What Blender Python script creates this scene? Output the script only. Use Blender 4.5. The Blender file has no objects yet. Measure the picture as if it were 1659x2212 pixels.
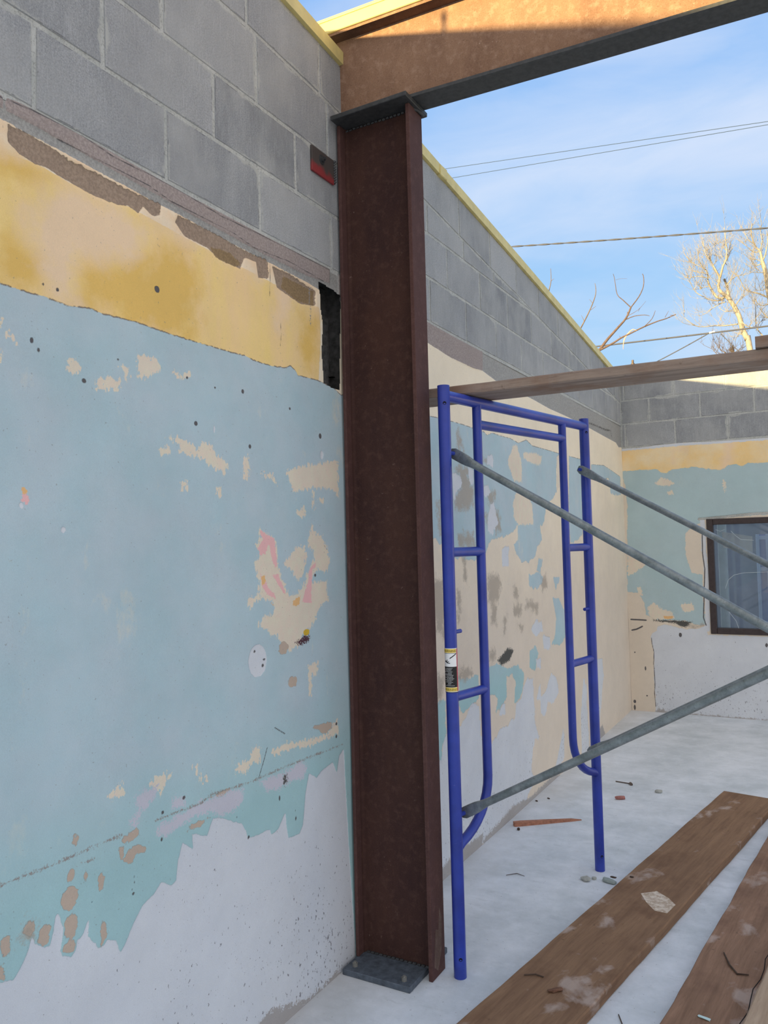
import bpy, math, random
import numpy as np
from mathutils import Vector, Matrix

C = bpy.context.scene.collection
S = bpy.context.scene
random.seed(7)
RNG = np.random.default_rng(7)

# ------------------------------------------------------------------ camera
CAM_POS = Vector((1.506, 0.0, 1.451))
right = Vector((0.8721, 0.4885, -0.0257))
up = Vector((0.0434, -0.0249, 0.9987))
fwd = Vector((-0.4878, 0.8720, 0.0429))
cd = bpy.data.cameras.new('camera'); cam = bpy.data.objects.new('camera', cd); C.objects.link(cam)
M = Matrix((right, up, -fwd)).transposed().to_4x4(); M.translation = CAM_POS
cam.matrix_world = M
cd.sensor_fit = 'VERTICAL'; cd.sensor_height = 36.0; cd.lens = 1703.5 / 2212 * 36.0
cd.clip_start = 0.02; cd.clip_end = 500
S.camera = cam

# ------------------------------------------------------------------ light
SUN_DIR = Vector((0.30, 1.0, -0.16)).normalized()
SUN_STRENGTH, SUN_COLOR = 11.0, (1.0, 0.74, 0.33)
SKY_STRENGTH = 1.0
S.view_settings.view_transform = 'Standard'
S.view_settings.look = 'None'
S.view_settings.gamma = 1.0
S.view_settings.use_curve_mapping = False
S.view_settings.exposure = 0.0

sl = bpy.data.lights.new('sun', 'SUN'); sl.energy = SUN_STRENGTH; sl.color = SUN_COLOR; sl.angle = 0.012
sun = bpy.data.objects.new('sun', sl); C.objects.link(sun)
sun.rotation_euler = SUN_DIR.to_track_quat('-Z', 'Y').to_euler(); sun.location = (-3, -6, 8)


def lin(c):
    return tuple(((v / 255) / 12.92 if v / 255 <= .04045 else ((v / 255 + .055) / 1.055) ** 2.4) for v in c)


E = (0.56, 0.56, 0.57)                     # how much sky light a shaded wall receives


PX = .925


def alb(r, g, b):                          # albedo of a surface that looks (r,g,b) in open shade
    return tuple(min(.95, v / e) for v, e in zip(lin((r * PX, g * PX, b * PX)), E)) + (1.0,)


class NT:
    """small node-tree helper"""
    def __init__(s, tree):
        s.t = tree; tree.nodes.clear(); s.x = 0

    def n(s, typ, ins=None, **props):
        nd = s.t.nodes.new(typ); s.x += 30; nd.location = (s.x, 0)
        for k, v in props.items(): setattr(nd, k, v)
        for k, v in (ins or {}).items(): s.set(nd, k, v)
        return nd

    def set(s, nd, k, v):
        sock = nd.inputs[k]
        if isinstance(v, bpy.types.NodeSocket): s.t.links.new(v, sock)
        elif isinstance(v, bpy.types.Node): s.t.links.new(v.outputs[0], sock)
        else: sock.default_value = v

    def math(s, op, a, b=0.0, c=None, clamp=False):
        nd = s.n('ShaderNodeMath', {0: a, 1: b}, operation=op, use_clamp=clamp)
        if c is not None: s.set(nd, 2, c)
        return nd.outputs[0]

    def mix(s, f, a, b, blend='MIX'):
        nd = s.n('ShaderNodeMix', data_type='RGBA', blend_type=blend)
        s.set(nd, 0, f); s.set(nd, 6, a); s.set(nd, 7, b)
        return nd.outputs[2]

    def noise(s, vec, scale, detail=4, rough=.55, dist=0.0):
        nd = s.n('ShaderNodeTexNoise', {'Scale': scale, 'Detail': detail, 'Roughness': rough, 'Distortion': dist})
        if vec is not None: s.set(nd, 'Vector', vec)
        return nd.outputs[0]

    def ramp(s, v, lo, hi, a=0.0, b=1.0):
        nd = s.n('ShaderNodeMapRange', {0: v, 1: lo, 2: hi, 3: a, 4: b}); nd.clamp = True
        return nd.outputs[0]

    def scalevec(s, vec, sc):
        return s.n('ShaderNodeMapping', {'Vector': vec, 'Scale': sc}).outputs[0]

    def pos(s):
        return s.n('ShaderNodeTexCoord').outputs['Object']

    def geo(s):
        return s.n('ShaderNodeNewGeometry').outputs['Position']


def principled(nt, color, rough=.8, metallic=0.0, bump=None, bump_d=.002, bump_s=.6, spec=.4):
    p = nt.n('ShaderNodeBsdfPrincipled', {'Base Color': color, 'Roughness': rough, 'Metallic': metallic, 'Specular IOR Level': spec})
    if bump is not None:
        b = nt.n('ShaderNodeBump', {'Strength': bump_s, 'Distance': bump_d, 'Height': bump})
        nt.set(p, 'Normal', b.outputs[0])
    nt.n('ShaderNodeOutputMaterial', {'Surface': p.outputs[0]})
    return p


def new_mat(name):
    m = bpy.data.materials.new(name); m.use_nodes = True
    return m, NT(m.node_tree)


# sky: pale blue with thin white streaks, hazier and whiter away from the north-west
w = bpy.data.worlds.new('sky'); S.world = w; w.use_nodes = True
nt = NT(w.node_tree)
d = nt.n('ShaderNodeTexCoord').outputs['Generated']
sep = nt.n('ShaderNodeSeparateXYZ', {0: d})
dx, dy, dz = sep.outputs
elev = nt.ramp(dz, 0.05, 0.55)
base = nt.mix(elev, lin((186, 226, 253)) + (1,), lin((143, 190, 248)) + (1,))
cv = nt.n('ShaderNodeMapping', {'Vector': d, 'Scale': (1.5, 1.5, 5.5), 'Rotation': (0.0, 0.25, 0.0), 'Location': (0.35, 0.1, 0.6)}).outputs[0]
cl = nt.noise(cv, 1.7, 5, .5, .4)
cl = nt.ramp(cl, .44, .72)
cl = nt.math('MULTIPLY', cl, .65)
base = nt.mix(cl, base, lin((222, 232, 252)) + (1,))
# one broad thin streak of cirrus
band = nt.n('ShaderNodeVectorMath', {0: d, 1: (-0.0166, -0.4407, 0.8975)}, operation='DOT_PRODUCT').outputs['Value']
wob = nt.math('MULTIPLY', nt.math('SUBTRACT', nt.noise(cv, 2.6, 6, .6, .6), .5), .16)
band = nt.ramp(nt.math('ABSOLUTE', nt.math('ADD', band, wob)), .105, .0)
near = nt.n('ShaderNodeVectorMath', {0: d, 1: (-0.1682, 0.8861, 0.4320)}, operation='DOT_PRODUCT').outputs['Value']
near = nt.ramp(near, .93, .985)
base = nt.mix(nt.math('MULTIPLY', nt.math('MULTIPLY', band, near), .62), base, lin((226, 236, 254)) + (1,))
haze = nt.ramp(dy, 0.62, -0.25)            # the rest of the sky is hazy and bright
base = nt.mix(haze, base, (.92, .89, .91, 1))
below = nt.ramp(dz, 0.0, -0.08)
base = nt.mix(below, base, (.30, .28, .26, 1))
bg = nt.n('ShaderNodeBackground', {'Color': base, 'Strength': SKY_STRENGTH})
nt.n('ShaderNodeOutputWorld', {'Surface': bg.outputs[0]})

# ------------------------------------------------------------------ mesh helpers
class MB:
    def __init__(s): s.v = []; s.f = []; s.m = []; s.sm = []

    def add(s, vs, fs, mi=0, smooth=False):
        o = len(s.v); s.v += [tuple(v) for v in vs]
        for f in fs: s.f.append([i + o for i in f]); s.m.append(mi); s.sm.append(smooth)
        return s

    def box(s, lo, hi, mi=0, bevel=0.0, xf=None):
        x0, y0, z0 = lo; x1, y1, z1 = hi; b = bevel
        if b <= 0:
            vs = [(x, y, z) for z in (z0, z1) for y in (y0, y1) for x in (x0, x1)]
            fs = [(0, 2, 3, 1), (4, 5, 7, 6), (0, 1, 5, 4), (2, 6, 7, 3), (0, 4, 6, 2), (1, 3, 7, 5)]
        else:
            vs = []
            for z, sz in ((z0, 1), (z1, -1)):
                for y, sy in ((y0, 1), (y1, -1)):
                    for x, sx in ((x0, 1), (x1, -1)):
                        vs += [(x, y + sy * b, z + sz * b), (x + sx * b, y, z + sz * b), (x + sx * b, y + sy * b, z)]
            def I(ix, iy, iz, a): return (iz * 4 + iy * 2 + ix) * 3 + a
            fs = []
            for ix in (0, 1):
                q = [I(ix, 0, 0, 0), I(ix, 1, 0, 0), I(ix, 1, 1, 0), I(ix, 0, 1, 0)]; fs.append(q if ix else q[::-1])
            for iy in (0, 1):
                q = [I(0, iy, 0, 1), I(1, iy, 0, 1), I(1, iy, 1, 1), I(0, iy, 1, 1)]; fs.append(q[::-1] if iy else q)
            for iz in (0, 1):
                q = [I(0, 0, iz, 2), I(1, 0, iz, 2), I(1, 1, iz, 2), I(0, 1, iz, 2)]; fs.append(q if iz else q[::-1])
            for iy in (0, 1):
                for iz in (0, 1):
                    q = [I(0, iy, iz, 1), I(1, iy, iz, 1), I(1, iy, iz, 2), I(0, iy, iz, 2)]; fs.append(q if (iy ^ iz) else q[::-1])
            for ix in (0, 1):
                for iz in (0, 1):
                    q = [I(ix, 0, iz, 0), I(ix, 1, iz, 0), I(ix, 1, iz, 2), I(ix, 0, iz, 2)]; fs.append(q[::-1] if (ix ^ iz) else q)
            for ix in (0, 1):
                for iy in (0, 1):
                    q = [I(ix, iy, 0, 0), I(ix, iy, 1, 0), I(ix, iy, 1, 1), I(ix, iy, 0, 1)]; fs.append(q if (ix ^ iy) == 0 else q[::-1])
            for ix in (0, 1):
                for iy in (0, 1):
                    for iz in (0, 1):
                        q = [I(ix, iy, iz, 0), I(ix, iy, iz, 1), I(ix, iy, iz, 2)]; fs.append(q if (ix ^ iy ^ iz) else q[::-1])
        if xf: vs = [xf(Vector(v)) for v in vs]
        return s.add(vs, fs, mi)

    def tube(s, pts, r, n=16, mi=0, caps=True, flat=None, axis=None):
        """tube along a polyline; r a number or list; flat = list of (ra, rb) half-widths with axis as the first direction"""
        pts = [Vector(p) for p in pts]; k = len(pts)
        rs = r if isinstance(r, (list, tuple)) else [r] * k
        rings = []; prev = None
        for i, p in enumerate(pts):
            t = (pts[min(i + 1, k - 1)] - pts[max(i - 1, 0)]).normalized()
            if axis is not None: a = Vector(axis)
            elif prev is not None: a = prev
            else: a = Vector((0, 0, 1)) if abs(t.z) < .9 else Vector((1, 0, 0))
            a = (a - t * a.dot(t)).normalized(); prev = a; b = t.cross(a)
            ra, rb = flat[i] if flat else (rs[i], rs[i])
            rings.append([p + a * (ra * math.cos(2 * math.pi * j / n)) + b * (rb * math.sin(2 * math.pi * j / n)) for j in range(n)])
        vs = [v for ring in rings for v in ring]
        fs = [(i * n + j, i * n + (j + 1) % n, (i + 1) * n + (j + 1) % n, (i + 1) * n + j) for i in range(k - 1) for j in range(n)]
        s.add(vs, fs, mi, True)
        if caps:
            s.add(rings[0], [tuple(range(n))[::-1]], mi); s.add(rings[-1], [tuple(range(n))], mi)
        return s

    def prism(s, poly, z0, z1, mi=0, xf=None):
        n = len(poly)
        vs = [(x, y, z0) for x, y in poly] + [(x, y, z1) for x, y in poly]
        if xf: vs = [xf(Vector(v)) for v in vs]
        fs = [tuple(range(n))[::-1], tuple(range(n, 2 * n))] + [(i, (i + 1) % n, n + (i + 1) % n, n + i) for i in range(n)]
        return s.add(vs, fs, mi)

    def build(s, name, mats, parent=None, fix=True):
        me = bpy.data.meshes.new(name); me.from_pydata(s.v, [], s.f)
        for m in (mats if isinstance(mats, (list, tuple)) else [mats]): me.materials.append(m)
        me.polygons.foreach_set('material_index', s.m); me.polygons.foreach_set('use_smooth', s.sm)
        me.update()
        o = bpy.data.objects.new(name, me); C.objects.link(o)
        if parent is not None:
            o.parent = parent; o.matrix_parent_inverse = parent_inv(parent)
        return o


def parent_inv(p):
    m = Matrix.Identity(4); q = p
    while q is not None:
        m = Matrix.LocRotScale(q.location, q.rotation_euler, q.scale) @ m if q.parent is None else q.matrix_parent_inverse @ Matrix.LocRotScale(q.location, q.rotation_euler, q.scale) @ m
        q = q.parent
    return m.inverted()


def tag(o, label=None, cat=None, group=None, kind=None):
    for k, v in (('label', label), ('category', cat), ('group', group), ('kind', kind)):
        if v: o[k] = v
    return o


def empty(name, loc, label, cat, group=None):
    o = bpy.data.objects.new(name, None); C.objects.link(o); o.location = loc; o.empty_display_size = .1
    return tag(o, label, cat, group)


def simple_mat(name, color, rough=.8, var=.25, scale=40, bump=.0006, metallic=0.0, spec=.4):
    m, nt = new_mat(name); p = nt.pos()
    n1 = nt.noise(p, scale, 5, .6)
    dark = tuple(c * (1 - var) for c in color[:3]) + (1,); light = tuple(min(1, c * (1 + var)) for c in color[:3]) + (1,)
    principled(nt, nt.mix(nt.ramp(n1, .3, .7), dark, light), rough, metallic, n1, bump, .5, spec)
    return m

# ------------------------------------------------------------------ where the coats of paint lie on the walls (y,z) / (x,z) in metres
PAINT_LEFT = {
 'blue': [('p',[(-9.2,2.03),(1.048,2.029),(1.115,2.027),(1.156,2.029),(1.225,2.024),(1.277,2.034),(1.325,2.03),(1.421,2.035),(1.508,2.032),(1.559,2.031),(1.658,2.031),(1.755,2.032),(1.827,2.033),(1.859,2.036),(1.899,2.029),(1.996,2.029),(2.065,2.037),(2.096,2.049),(2.122,2.039),(2.134,2.025),(2.258,2.028),(2.352,2.017),(2.4,2),(2.6,2.03),(2.95,2.05),(3.111,2.018),(3.183,2.022),(3.374,2.026),(3.508,2.026),(3.617,2.024),(3.766,2.021),(3.801,2.009),(3.877,2.029),(3.979,2.026),(4.14,2.029),(4.282,2.017),(4.422,2.049),(4.53,2.026),(4.856,2.028),(5.083,2.028),(5.021,2.003),(4.979,1.805),(4.994,1.772),(4.743,1.656),(4.716,1.574),(4.627,1.541),(4.653,1.467),(4.565,1.425),(4.493,1.364),(4.365,1.337),(4.276,1.349),(4.192,1.381),(4.155,1.44),(4.215,1.469),(4.221,1.538),(4.148,1.518),(4.104,1.494),(3.995,1.479),(3.817,1.471),(3.714,1.383),(3.554,1.366),(3.358,1.392),(3.218,1.45),(3.147,1.475),(3.077,1.475),(2.8,1.2),(2.6,1),(2.45,0.55),(2.42,-0.05),(-9.2,-0.05)]), ('p',[(5.3,2.031),(5.614,2.034),(5.566,1.548),(5.578,1.499),(5.394,1.451),(5.258,1.438),(5.244,1.638)]), ('p',[(5.886,2.02),(6.259,2.041),(6.484,2.021),(6.823,1.987),(6.822,1.828),(6.452,1.823),(6.403,1.954),(6.149,1.895),(5.874,1.931)]), ('p',[(4.388,1.265),(4.597,1.266),(4.661,1.227),(4.555,1.179),(4.382,1.2)]), ('p',[(4.573,1.351),(4.639,1.339),(4.597,1.266),(4.533,1.285)]), ('p',[(4.838,1.234),(4.986,1.216),(4.901,1.143)]), ('p',[(4.387,1.228),(4.557,1.22),(4.533,1.171),(4.438,1.183)]), ('p',[(4.832,1.095),(4.943,1.094),(5.07,1.003),(5.074,0.84),(4.951,0.787),(4.779,0.821),(4.851,0.878),(4.883,0.966)]), ('p',[(4.365,0.829),(4.479,0.845),(4.512,0.792),(4.445,0.704),(4.356,0.741)]), ('p',[(3.738,0.831),(3.853,0.83),(4.003,0.781),(4.133,0.785),(4.264,0.72),(4.219,0.623),(4.147,0.584),(4.081,0.585),(4.123,0.684),(4.063,0.739),(3.983,0.746),(3.974,0.638),(3.862,0.593),(3.803,0.594),(3.838,0.651),(3.768,0.69),(3.726,0.697)]), ('p',[(3.362,0.837),(3.445,0.815),(3.599,0.811),(3.589,0.691),(3.361,0.665),(3.359,0.723)]), ('p',[(3.101,0.771),(3.207,0.756),(3.208,0.613),(3.167,0.567),(3.168,0.499),(3.086,0.542)])],
 'yellow': [('p',[(-9.2,2.33),(1.05,2.312),(1.135,2.327),(1.228,2.317),(1.365,2.33),(1.609,2.313),(1.943,2.301),(2.268,2.285),(2.276,2.197),(2.258,2.028),(2.258,2.028),(2.134,2.025),(2.122,2.039),(2.096,2.049),(2.065,2.037),(1.996,2.029),(1.899,2.029),(1.859,2.036),(1.827,2.033),(1.755,2.032),(1.658,2.031),(1.559,2.031),(1.508,2.032),(1.421,2.035),(1.325,2.03),(1.277,2.034),(1.225,2.024),(1.156,2.029),(1.115,2.027),(1.048,2.029),(-9.2,2.03)])],
 'mustard': [('p',[(1.245,2.119),(1.265,2.145),(1.313,2.148),(1.378,2.176),(1.455,2.224),(1.504,2.261),(1.555,2.256),(1.607,2.253),(1.662,2.237),(1.651,2.161),(1.64,2.08),(1.603,2.043),(1.508,2.034),(1.421,2.036),(1.325,2.031),(1.277,2.035),(1.244,2.036),(1.251,2.077)]), ('p',[(1.049,2.135),(1.093,2.135),(1.154,2.118),(1.157,2.05),(1.115,2.029),(1.048,2.03)]), ('p',[(1.05,2.317),(1.129,2.33),(1.189,2.307),(1.152,2.266),(1.094,2.269),(1.05,2.282)]), ('p',[(2.169,2.236),(2.238,2.237),(2.262,2.129),(2.203,2.069),(2.152,2.138)]), ('p',[(-1.5,2.05),(0.9,2.05),(1,2.17),(0.6,2.26),(-1.5,2.2)])],
 'cream2': [('p',[(1.152,2.282),(1.241,2.316),(1.365,2.318),(1.488,2.284),(1.439,2.219),(1.378,2.184),(1.313,2.16),(1.265,2.152),(1.238,2.111),(1.24,2.039),(1.162,2.033),(1.158,2.114),(1.116,2.143),(1.117,2.215)]), ('p',[(2.03,2.323),(2.079,2.306),(2.088,2.186),(2.025,2.171)]), ('p',[(-9,2.29),(-9,2.4),(1,2.4),(2.27,2.37),(2.27,2.29),(1.9,2.31),(1,2.34)])],
 'white': [('e',[(1.098,1.558),(0.0065,0.0065)]), ('p',[(1.012,0.592),(1.041,0.584),(1.071,0.574),(1.092,0.594),(1.108,0.623),(1.114,0.644),(1.124,0.625),(1.146,0.606),(1.16,0.605),(1.169,0.634),(1.175,0.66),(1.182,0.665),(1.195,0.628),(1.187,0.583),(1.194,0.566),(1.215,0.556),(1.227,0.565),(1.23,0.584),(1.248,0.59),(1.255,0.607),(1.264,0.618),(1.261,0.58),(1.289,0.543),(1.305,0.541),(1.315,0.549),(1.341,0.537),(1.354,0.502),(1.368,0.513),(1.396,0.553),(1.426,0.584),(1.463,0.596),(1.49,0.616),(1.524,0.593),(1.541,0.6),(1.55,0.648),(1.567,0.688),(1.608,0.656),(1.602,0.699),(1.661,0.674),(1.686,0.713),(1.725,0.702),(1.782,0.672),(1.811,0.66),(1.835,0.611),(1.871,0.605),(1.935,0.604),(1.946,0.584),(1.979,0.59),(2.015,0.63),(2.03,0.546),(2.09,0.54),(2.109,0.562),(2.125,0.657),(2.146,0.716),(2.19,0.69),(2.217,0.704),(2.286,0.717),(2.313,0.676),(2.329,0.729),(2.359,0.745),(2.413,-0.044),(2.268,-0.041),(1.959,-0.014),(1.537,0.009),(0.861,0.332),(0.861,0.649)]), ('p',[(-9.2,0.5),(1,0.42),(1.1,-0.05),(-9.2,-0.05)]), ('e',[(1.894,1.116),(0.043,0.0485)]), ('e',[(1.205,1.506),(0.0075,0.007)]), ('e',[(2.266,1.77),(0.0095,0.0135)]), ('e',[(1.717,1.794),(0.004,0.012)]), ('p',[(3.351,0.61),(3.432,0.637),(3.485,0.685),(3.537,0.69),(3.6,0.664),(3.603,0.527),(3.734,0.457),(3.807,0.467),(3.854,0.494),(3.976,0.489),(4.025,0.512),(4.082,0.506),(4.114,0.584),(4.199,0.592),(4.258,0.662),(4.314,0.683),(4.403,0.663),(4.41,0.548),(4.414,0.41),(4.48,0.318),(4.404,0.317),(4.349,0.235),(4.332,0.163),(4.382,0.109),(4.343,0.085),(4.229,0.024),(3.933,0.024),(3.383,-0.005),(2.952,0.021),(2.985,0.545),(3.157,0.502),(3.172,0.566),(3.213,0.603)]), ('p',[(4.446,0.541),(4.532,0.618),(4.544,0.548),(4.624,0.553),(4.739,0.654),(4.861,0.59),(4.873,0.51),(4.78,0.456),(4.657,0.485),(4.587,0.405),(4.523,0.448),(4.522,0.528),(4.473,0.524)]), ('p',[(4.754,0.055),(4.853,0.152),(4.957,0.271),(4.973,0.215),(4.958,0.088),(4.863,0.053)]), ('p',[(5.823,0.579),(5.999,0.565),(6.021,0.43),(5.959,0.303),(5.862,0.118),(5.74,0.011),(5.627,0.036),(5.707,0.413)]), ('p',[(5.47,0.5),(5.535,0.441),(5.549,-0.074),(5.352,-0.026),(5.37,0.281)]), ('p',[(4.396,0.951),(4.475,0.992),(4.591,0.981),(4.604,0.917),(4.466,0.901)]), ('p',[(4.601,0.892),(4.742,0.864),(4.755,0.798),(4.611,0.804)]), ('p',[(4.47,0.767),(4.547,0.763),(4.541,0.702),(4.474,0.712)]), ('p',[(3.861,0.572),(3.894,0.614),(3.948,0.61),(3.942,0.548)]), ('p',[(3.356,1.776),(3.407,1.788),(3.466,1.746),(3.389,1.679),(3.362,1.645),(3.362,1.719)]), ('p',[(3.552,1.824),(3.612,1.82),(3.611,1.732),(3.563,1.76)]), ('p',[(3.804,1.897),(3.855,1.916),(3.89,1.886),(3.874,1.848),(3.801,1.861)]), ('p',[(3.743,1.74),(3.792,1.751),(3.825,1.717),(3.775,1.692),(3.739,1.695)]), ('p',[(3.79,1.584),(3.832,1.653),(3.883,1.664),(3.904,1.618),(3.925,1.563),(3.843,1.494),(3.784,1.516)]), ('p',[(3.964,1.424),(4.085,1.431),(4.062,1.327),(3.969,1.33)])],
 'cream': [('p',[(1.219,1.898),(1.234,1.906),(1.248,1.899),(1.257,1.885),(1.248,1.869),(1.23,1.866),(1.222,1.874)]), ('p',[(1.376,1.913),(1.396,1.914),(1.403,1.896),(1.389,1.883)]), ('p',[(1.431,1.95),(1.482,1.958),(1.508,1.943),(1.512,1.927),(1.481,1.908),(1.459,1.901),(1.441,1.887),(1.431,1.912)]), ('p',[(1.55,1.934),(1.59,1.93),(1.623,1.942),(1.619,1.926),(1.582,1.917)]), ('p',[(1.3,1.863),(1.342,1.878),(1.378,1.876),(1.375,1.86),(1.342,1.846),(1.303,1.845)]), ('p',[(1.531,1.754),(1.594,1.757),(1.644,1.732),(1.669,1.75),(1.704,1.75),(1.713,1.727),(1.758,1.709),(1.766,1.688),(1.752,1.666),(1.738,1.68),(1.712,1.681),(1.668,1.705),(1.618,1.712),(1.578,1.715),(1.574,1.737)]), ('p',[(1.5,1.716),(1.539,1.728),(1.538,1.711),(1.508,1.703)]), ('p',[(1.844,1.726),(1.868,1.728),(1.867,1.664),(1.842,1.662)]), ('p',[(1.929,1.684),(1.987,1.685),(2.003,1.652),(1.971,1.67),(1.933,1.671)]), ('p',[(2.055,1.696),(2.102,1.713),(2.162,1.725),(2.238,1.738),(2.318,1.752),(2.367,1.759),(2.365,1.627),(2.328,1.655),(2.235,1.654),(2.172,1.647),(2.093,1.636),(2.071,1.67)]), ('p',[(1.584,1.635),(1.604,1.639),(1.6,1.621),(1.579,1.612)]), ('p',[(1.719,1.625),(1.742,1.629),(1.741,1.604),(1.723,1.607)]), ('p',[(1.048,1.883),(1.058,1.871),(1.048,1.86)]), ('p',[(1.063,1.922),(1.083,1.936),(1.088,1.909),(1.07,1.915)]), ('p',[(1.048,1.955),(1.055,1.955),(1.053,1.943),(1.048,1.941)]), ('p',[(2.203,1.645),(2.215,1.635),(2.209,1.581),(2.199,1.584)]), ('p',[(2.24,1.618),(2.273,1.616),(2.258,1.59)]), ('p',[(2.102,1.571),(2.157,1.59),(2.156,1.558),(2.12,1.554)]), ('p',[(1.902,1.516),(1.938,1.501),(1.98,1.485),(1.996,1.47),(1.998,1.404),(2.015,1.364),(2.035,1.331),(2.057,1.298),(2.107,1.305),(2.146,1.339),(2.172,1.379),(2.203,1.411),(2.199,1.44),(2.17,1.457),(2.174,1.49),(2.197,1.527),(2.211,1.499),(2.252,1.493),(2.286,1.444),(2.3,1.409),(2.283,1.369),(2.221,1.374),(2.186,1.356),(2.185,1.336),(2.276,1.335),(2.284,1.271),(2.221,1.247),(2.21,1.214),(2.174,1.185),(2.131,1.167),(2.115,1.136),(2.055,1.125),(2.02,1.148),(1.995,1.167),(1.987,1.183),(1.957,1.186),(1.937,1.206),(1.897,1.221),(1.93,1.248),(1.972,1.249),(1.981,1.269),(1.965,1.291),(1.915,1.302),(1.879,1.29),(1.863,1.274),(1.847,1.282),(1.86,1.309),(1.904,1.313),(1.905,1.356),(1.889,1.38),(1.883,1.415),(1.911,1.435),(1.896,1.465),(1.917,1.486)]), ('p',[(2.033,1.403),(2.066,1.431),(2.094,1.45),(2.146,1.457),(2.16,1.432),(2.149,1.396),(2.133,1.361),(2.109,1.35),(2.086,1.361),(2.073,1.383),(2.047,1.394)]), ('p',[(2.155,1.063),(2.214,1.069),(2.208,1.022),(2.174,1.036),(2.171,0.967),(2.157,0.969)]), ('p',[(4.194,1.995),(4.252,2.001),(4.318,1.922),(4.328,1.872),(4.32,1.79),(4.189,1.798),(4.099,1.879),(4.102,1.909)]), ('p',[(4.352,1.97),(4.591,1.987),(4.708,1.976),(4.686,1.925),(4.535,1.918),(4.364,1.931)]), ('p',[(4.212,1.735),(4.406,1.744),(4.493,1.665),(4.497,1.556),(4.222,1.548),(4.169,1.591),(4.162,1.664)]), ('p',[(5.021,2.003),(5.082,2.02),(5.076,1.81),(4.995,1.783)]), ('p',[(1.321,0.875),(1.348,0.888),(1.364,0.901),(1.371,0.867),(1.34,0.866)]), ('p',[(1.448,0.869),(1.478,0.883),(1.535,0.875),(1.508,0.853),(1.494,0.832),(1.469,0.861)]), ('p',[(1.614,0.872),(1.625,0.872),(1.631,0.841),(1.67,0.822),(1.657,0.819),(1.635,0.831)]), ('p',[(1.777,0.815),(1.798,0.832),(1.854,0.837),(1.859,0.862),(1.896,0.86),(1.895,0.814),(1.853,0.821),(1.827,0.799)]), ('p',[(1.95,0.831),(2.013,0.84),(2.133,0.827),(2.245,0.82),(2.316,0.854),(2.328,0.806),(2.23,0.805),(2.151,0.801),(2.071,0.816),(1.961,0.818)]), ('p',[(1.635,0.837),(1.657,0.837),(1.67,0.822)])],
 'pink': [('p',[(1.91,1.511),(1.938,1.498),(1.984,1.483),(1.991,1.443),(1.996,1.401),(1.985,1.394),(1.969,1.42),(1.958,1.46),(1.949,1.465),(1.94,1.434),(1.911,1.433),(1.9,1.455),(1.925,1.478)]), ('p',[(1.972,1.368),(2.002,1.37),(2.035,1.315),(2.039,1.304),(2.022,1.313),(1.992,1.349)]), ('p',[(1.91,1.379),(1.934,1.36),(1.949,1.328),(1.982,1.311),(1.986,1.295),(1.944,1.311),(1.92,1.335)]), ('p',[(2.187,1.389),(2.212,1.4),(2.212,1.386),(2.192,1.378),(2.184,1.311),(2.182,1.267),(2.13,1.274),(2.145,1.306),(2.166,1.34),(2.167,1.368)]), ('p',[(1.1,1.584),(1.109,1.589),(1.119,1.571),(1.111,1.559),(1.1,1.566)])],
 'ochre': [('p',[(1.913,1.371),(1.934,1.368),(1.937,1.349),(1.921,1.34)]), ('p',[(2.079,1.283),(2.121,1.296),(2.111,1.267),(2.078,1.264)]), ('p',[(1.96,1.286),(1.981,1.274),(1.973,1.27)]), ('p',[(1.1,1.596),(1.112,1.594),(1.114,1.583),(1.101,1.582)])],
 'yellowspot': [('e',[(2.15,1.173),(0.018,0.011)])],
 'darkred': [('p',[(2.086,1.148),(2.116,1.155),(2.135,1.165),(2.169,1.16),(2.163,1.144),(2.125,1.135),(2.101,1.138)])],
 'rough': [('p',[(1.486,0.762),(1.529,0.757),(1.549,0.768),(1.582,0.764),(1.625,0.774),(1.669,0.771),(1.705,0.769),(1.733,0.765),(1.752,0.772),(1.816,0.757),(1.815,0.725),(1.779,0.704),(1.722,0.709),(1.677,0.732),(1.62,0.74),(1.59,0.735),(1.54,0.728),(1.509,0.724),(1.47,0.736)]), ('p',[(1.888,0.76),(1.953,0.759),(2.016,0.753),(2.063,0.758),(2.094,0.772),(2.136,0.74),(2.116,0.709),(2.038,0.716),(1.98,0.708),(1.924,0.72),(1.909,0.741)]), ('p',[(1.393,0.782),(1.39,0.798),(1.414,0.812),(1.41,0.849),(1.435,0.861),(1.482,0.857),(1.477,0.836),(1.447,0.814),(1.426,0.808),(1.413,0.775)]), ('p',[(1.53,0.808),(1.579,0.808),(1.582,0.775),(1.533,0.784)])],
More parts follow.
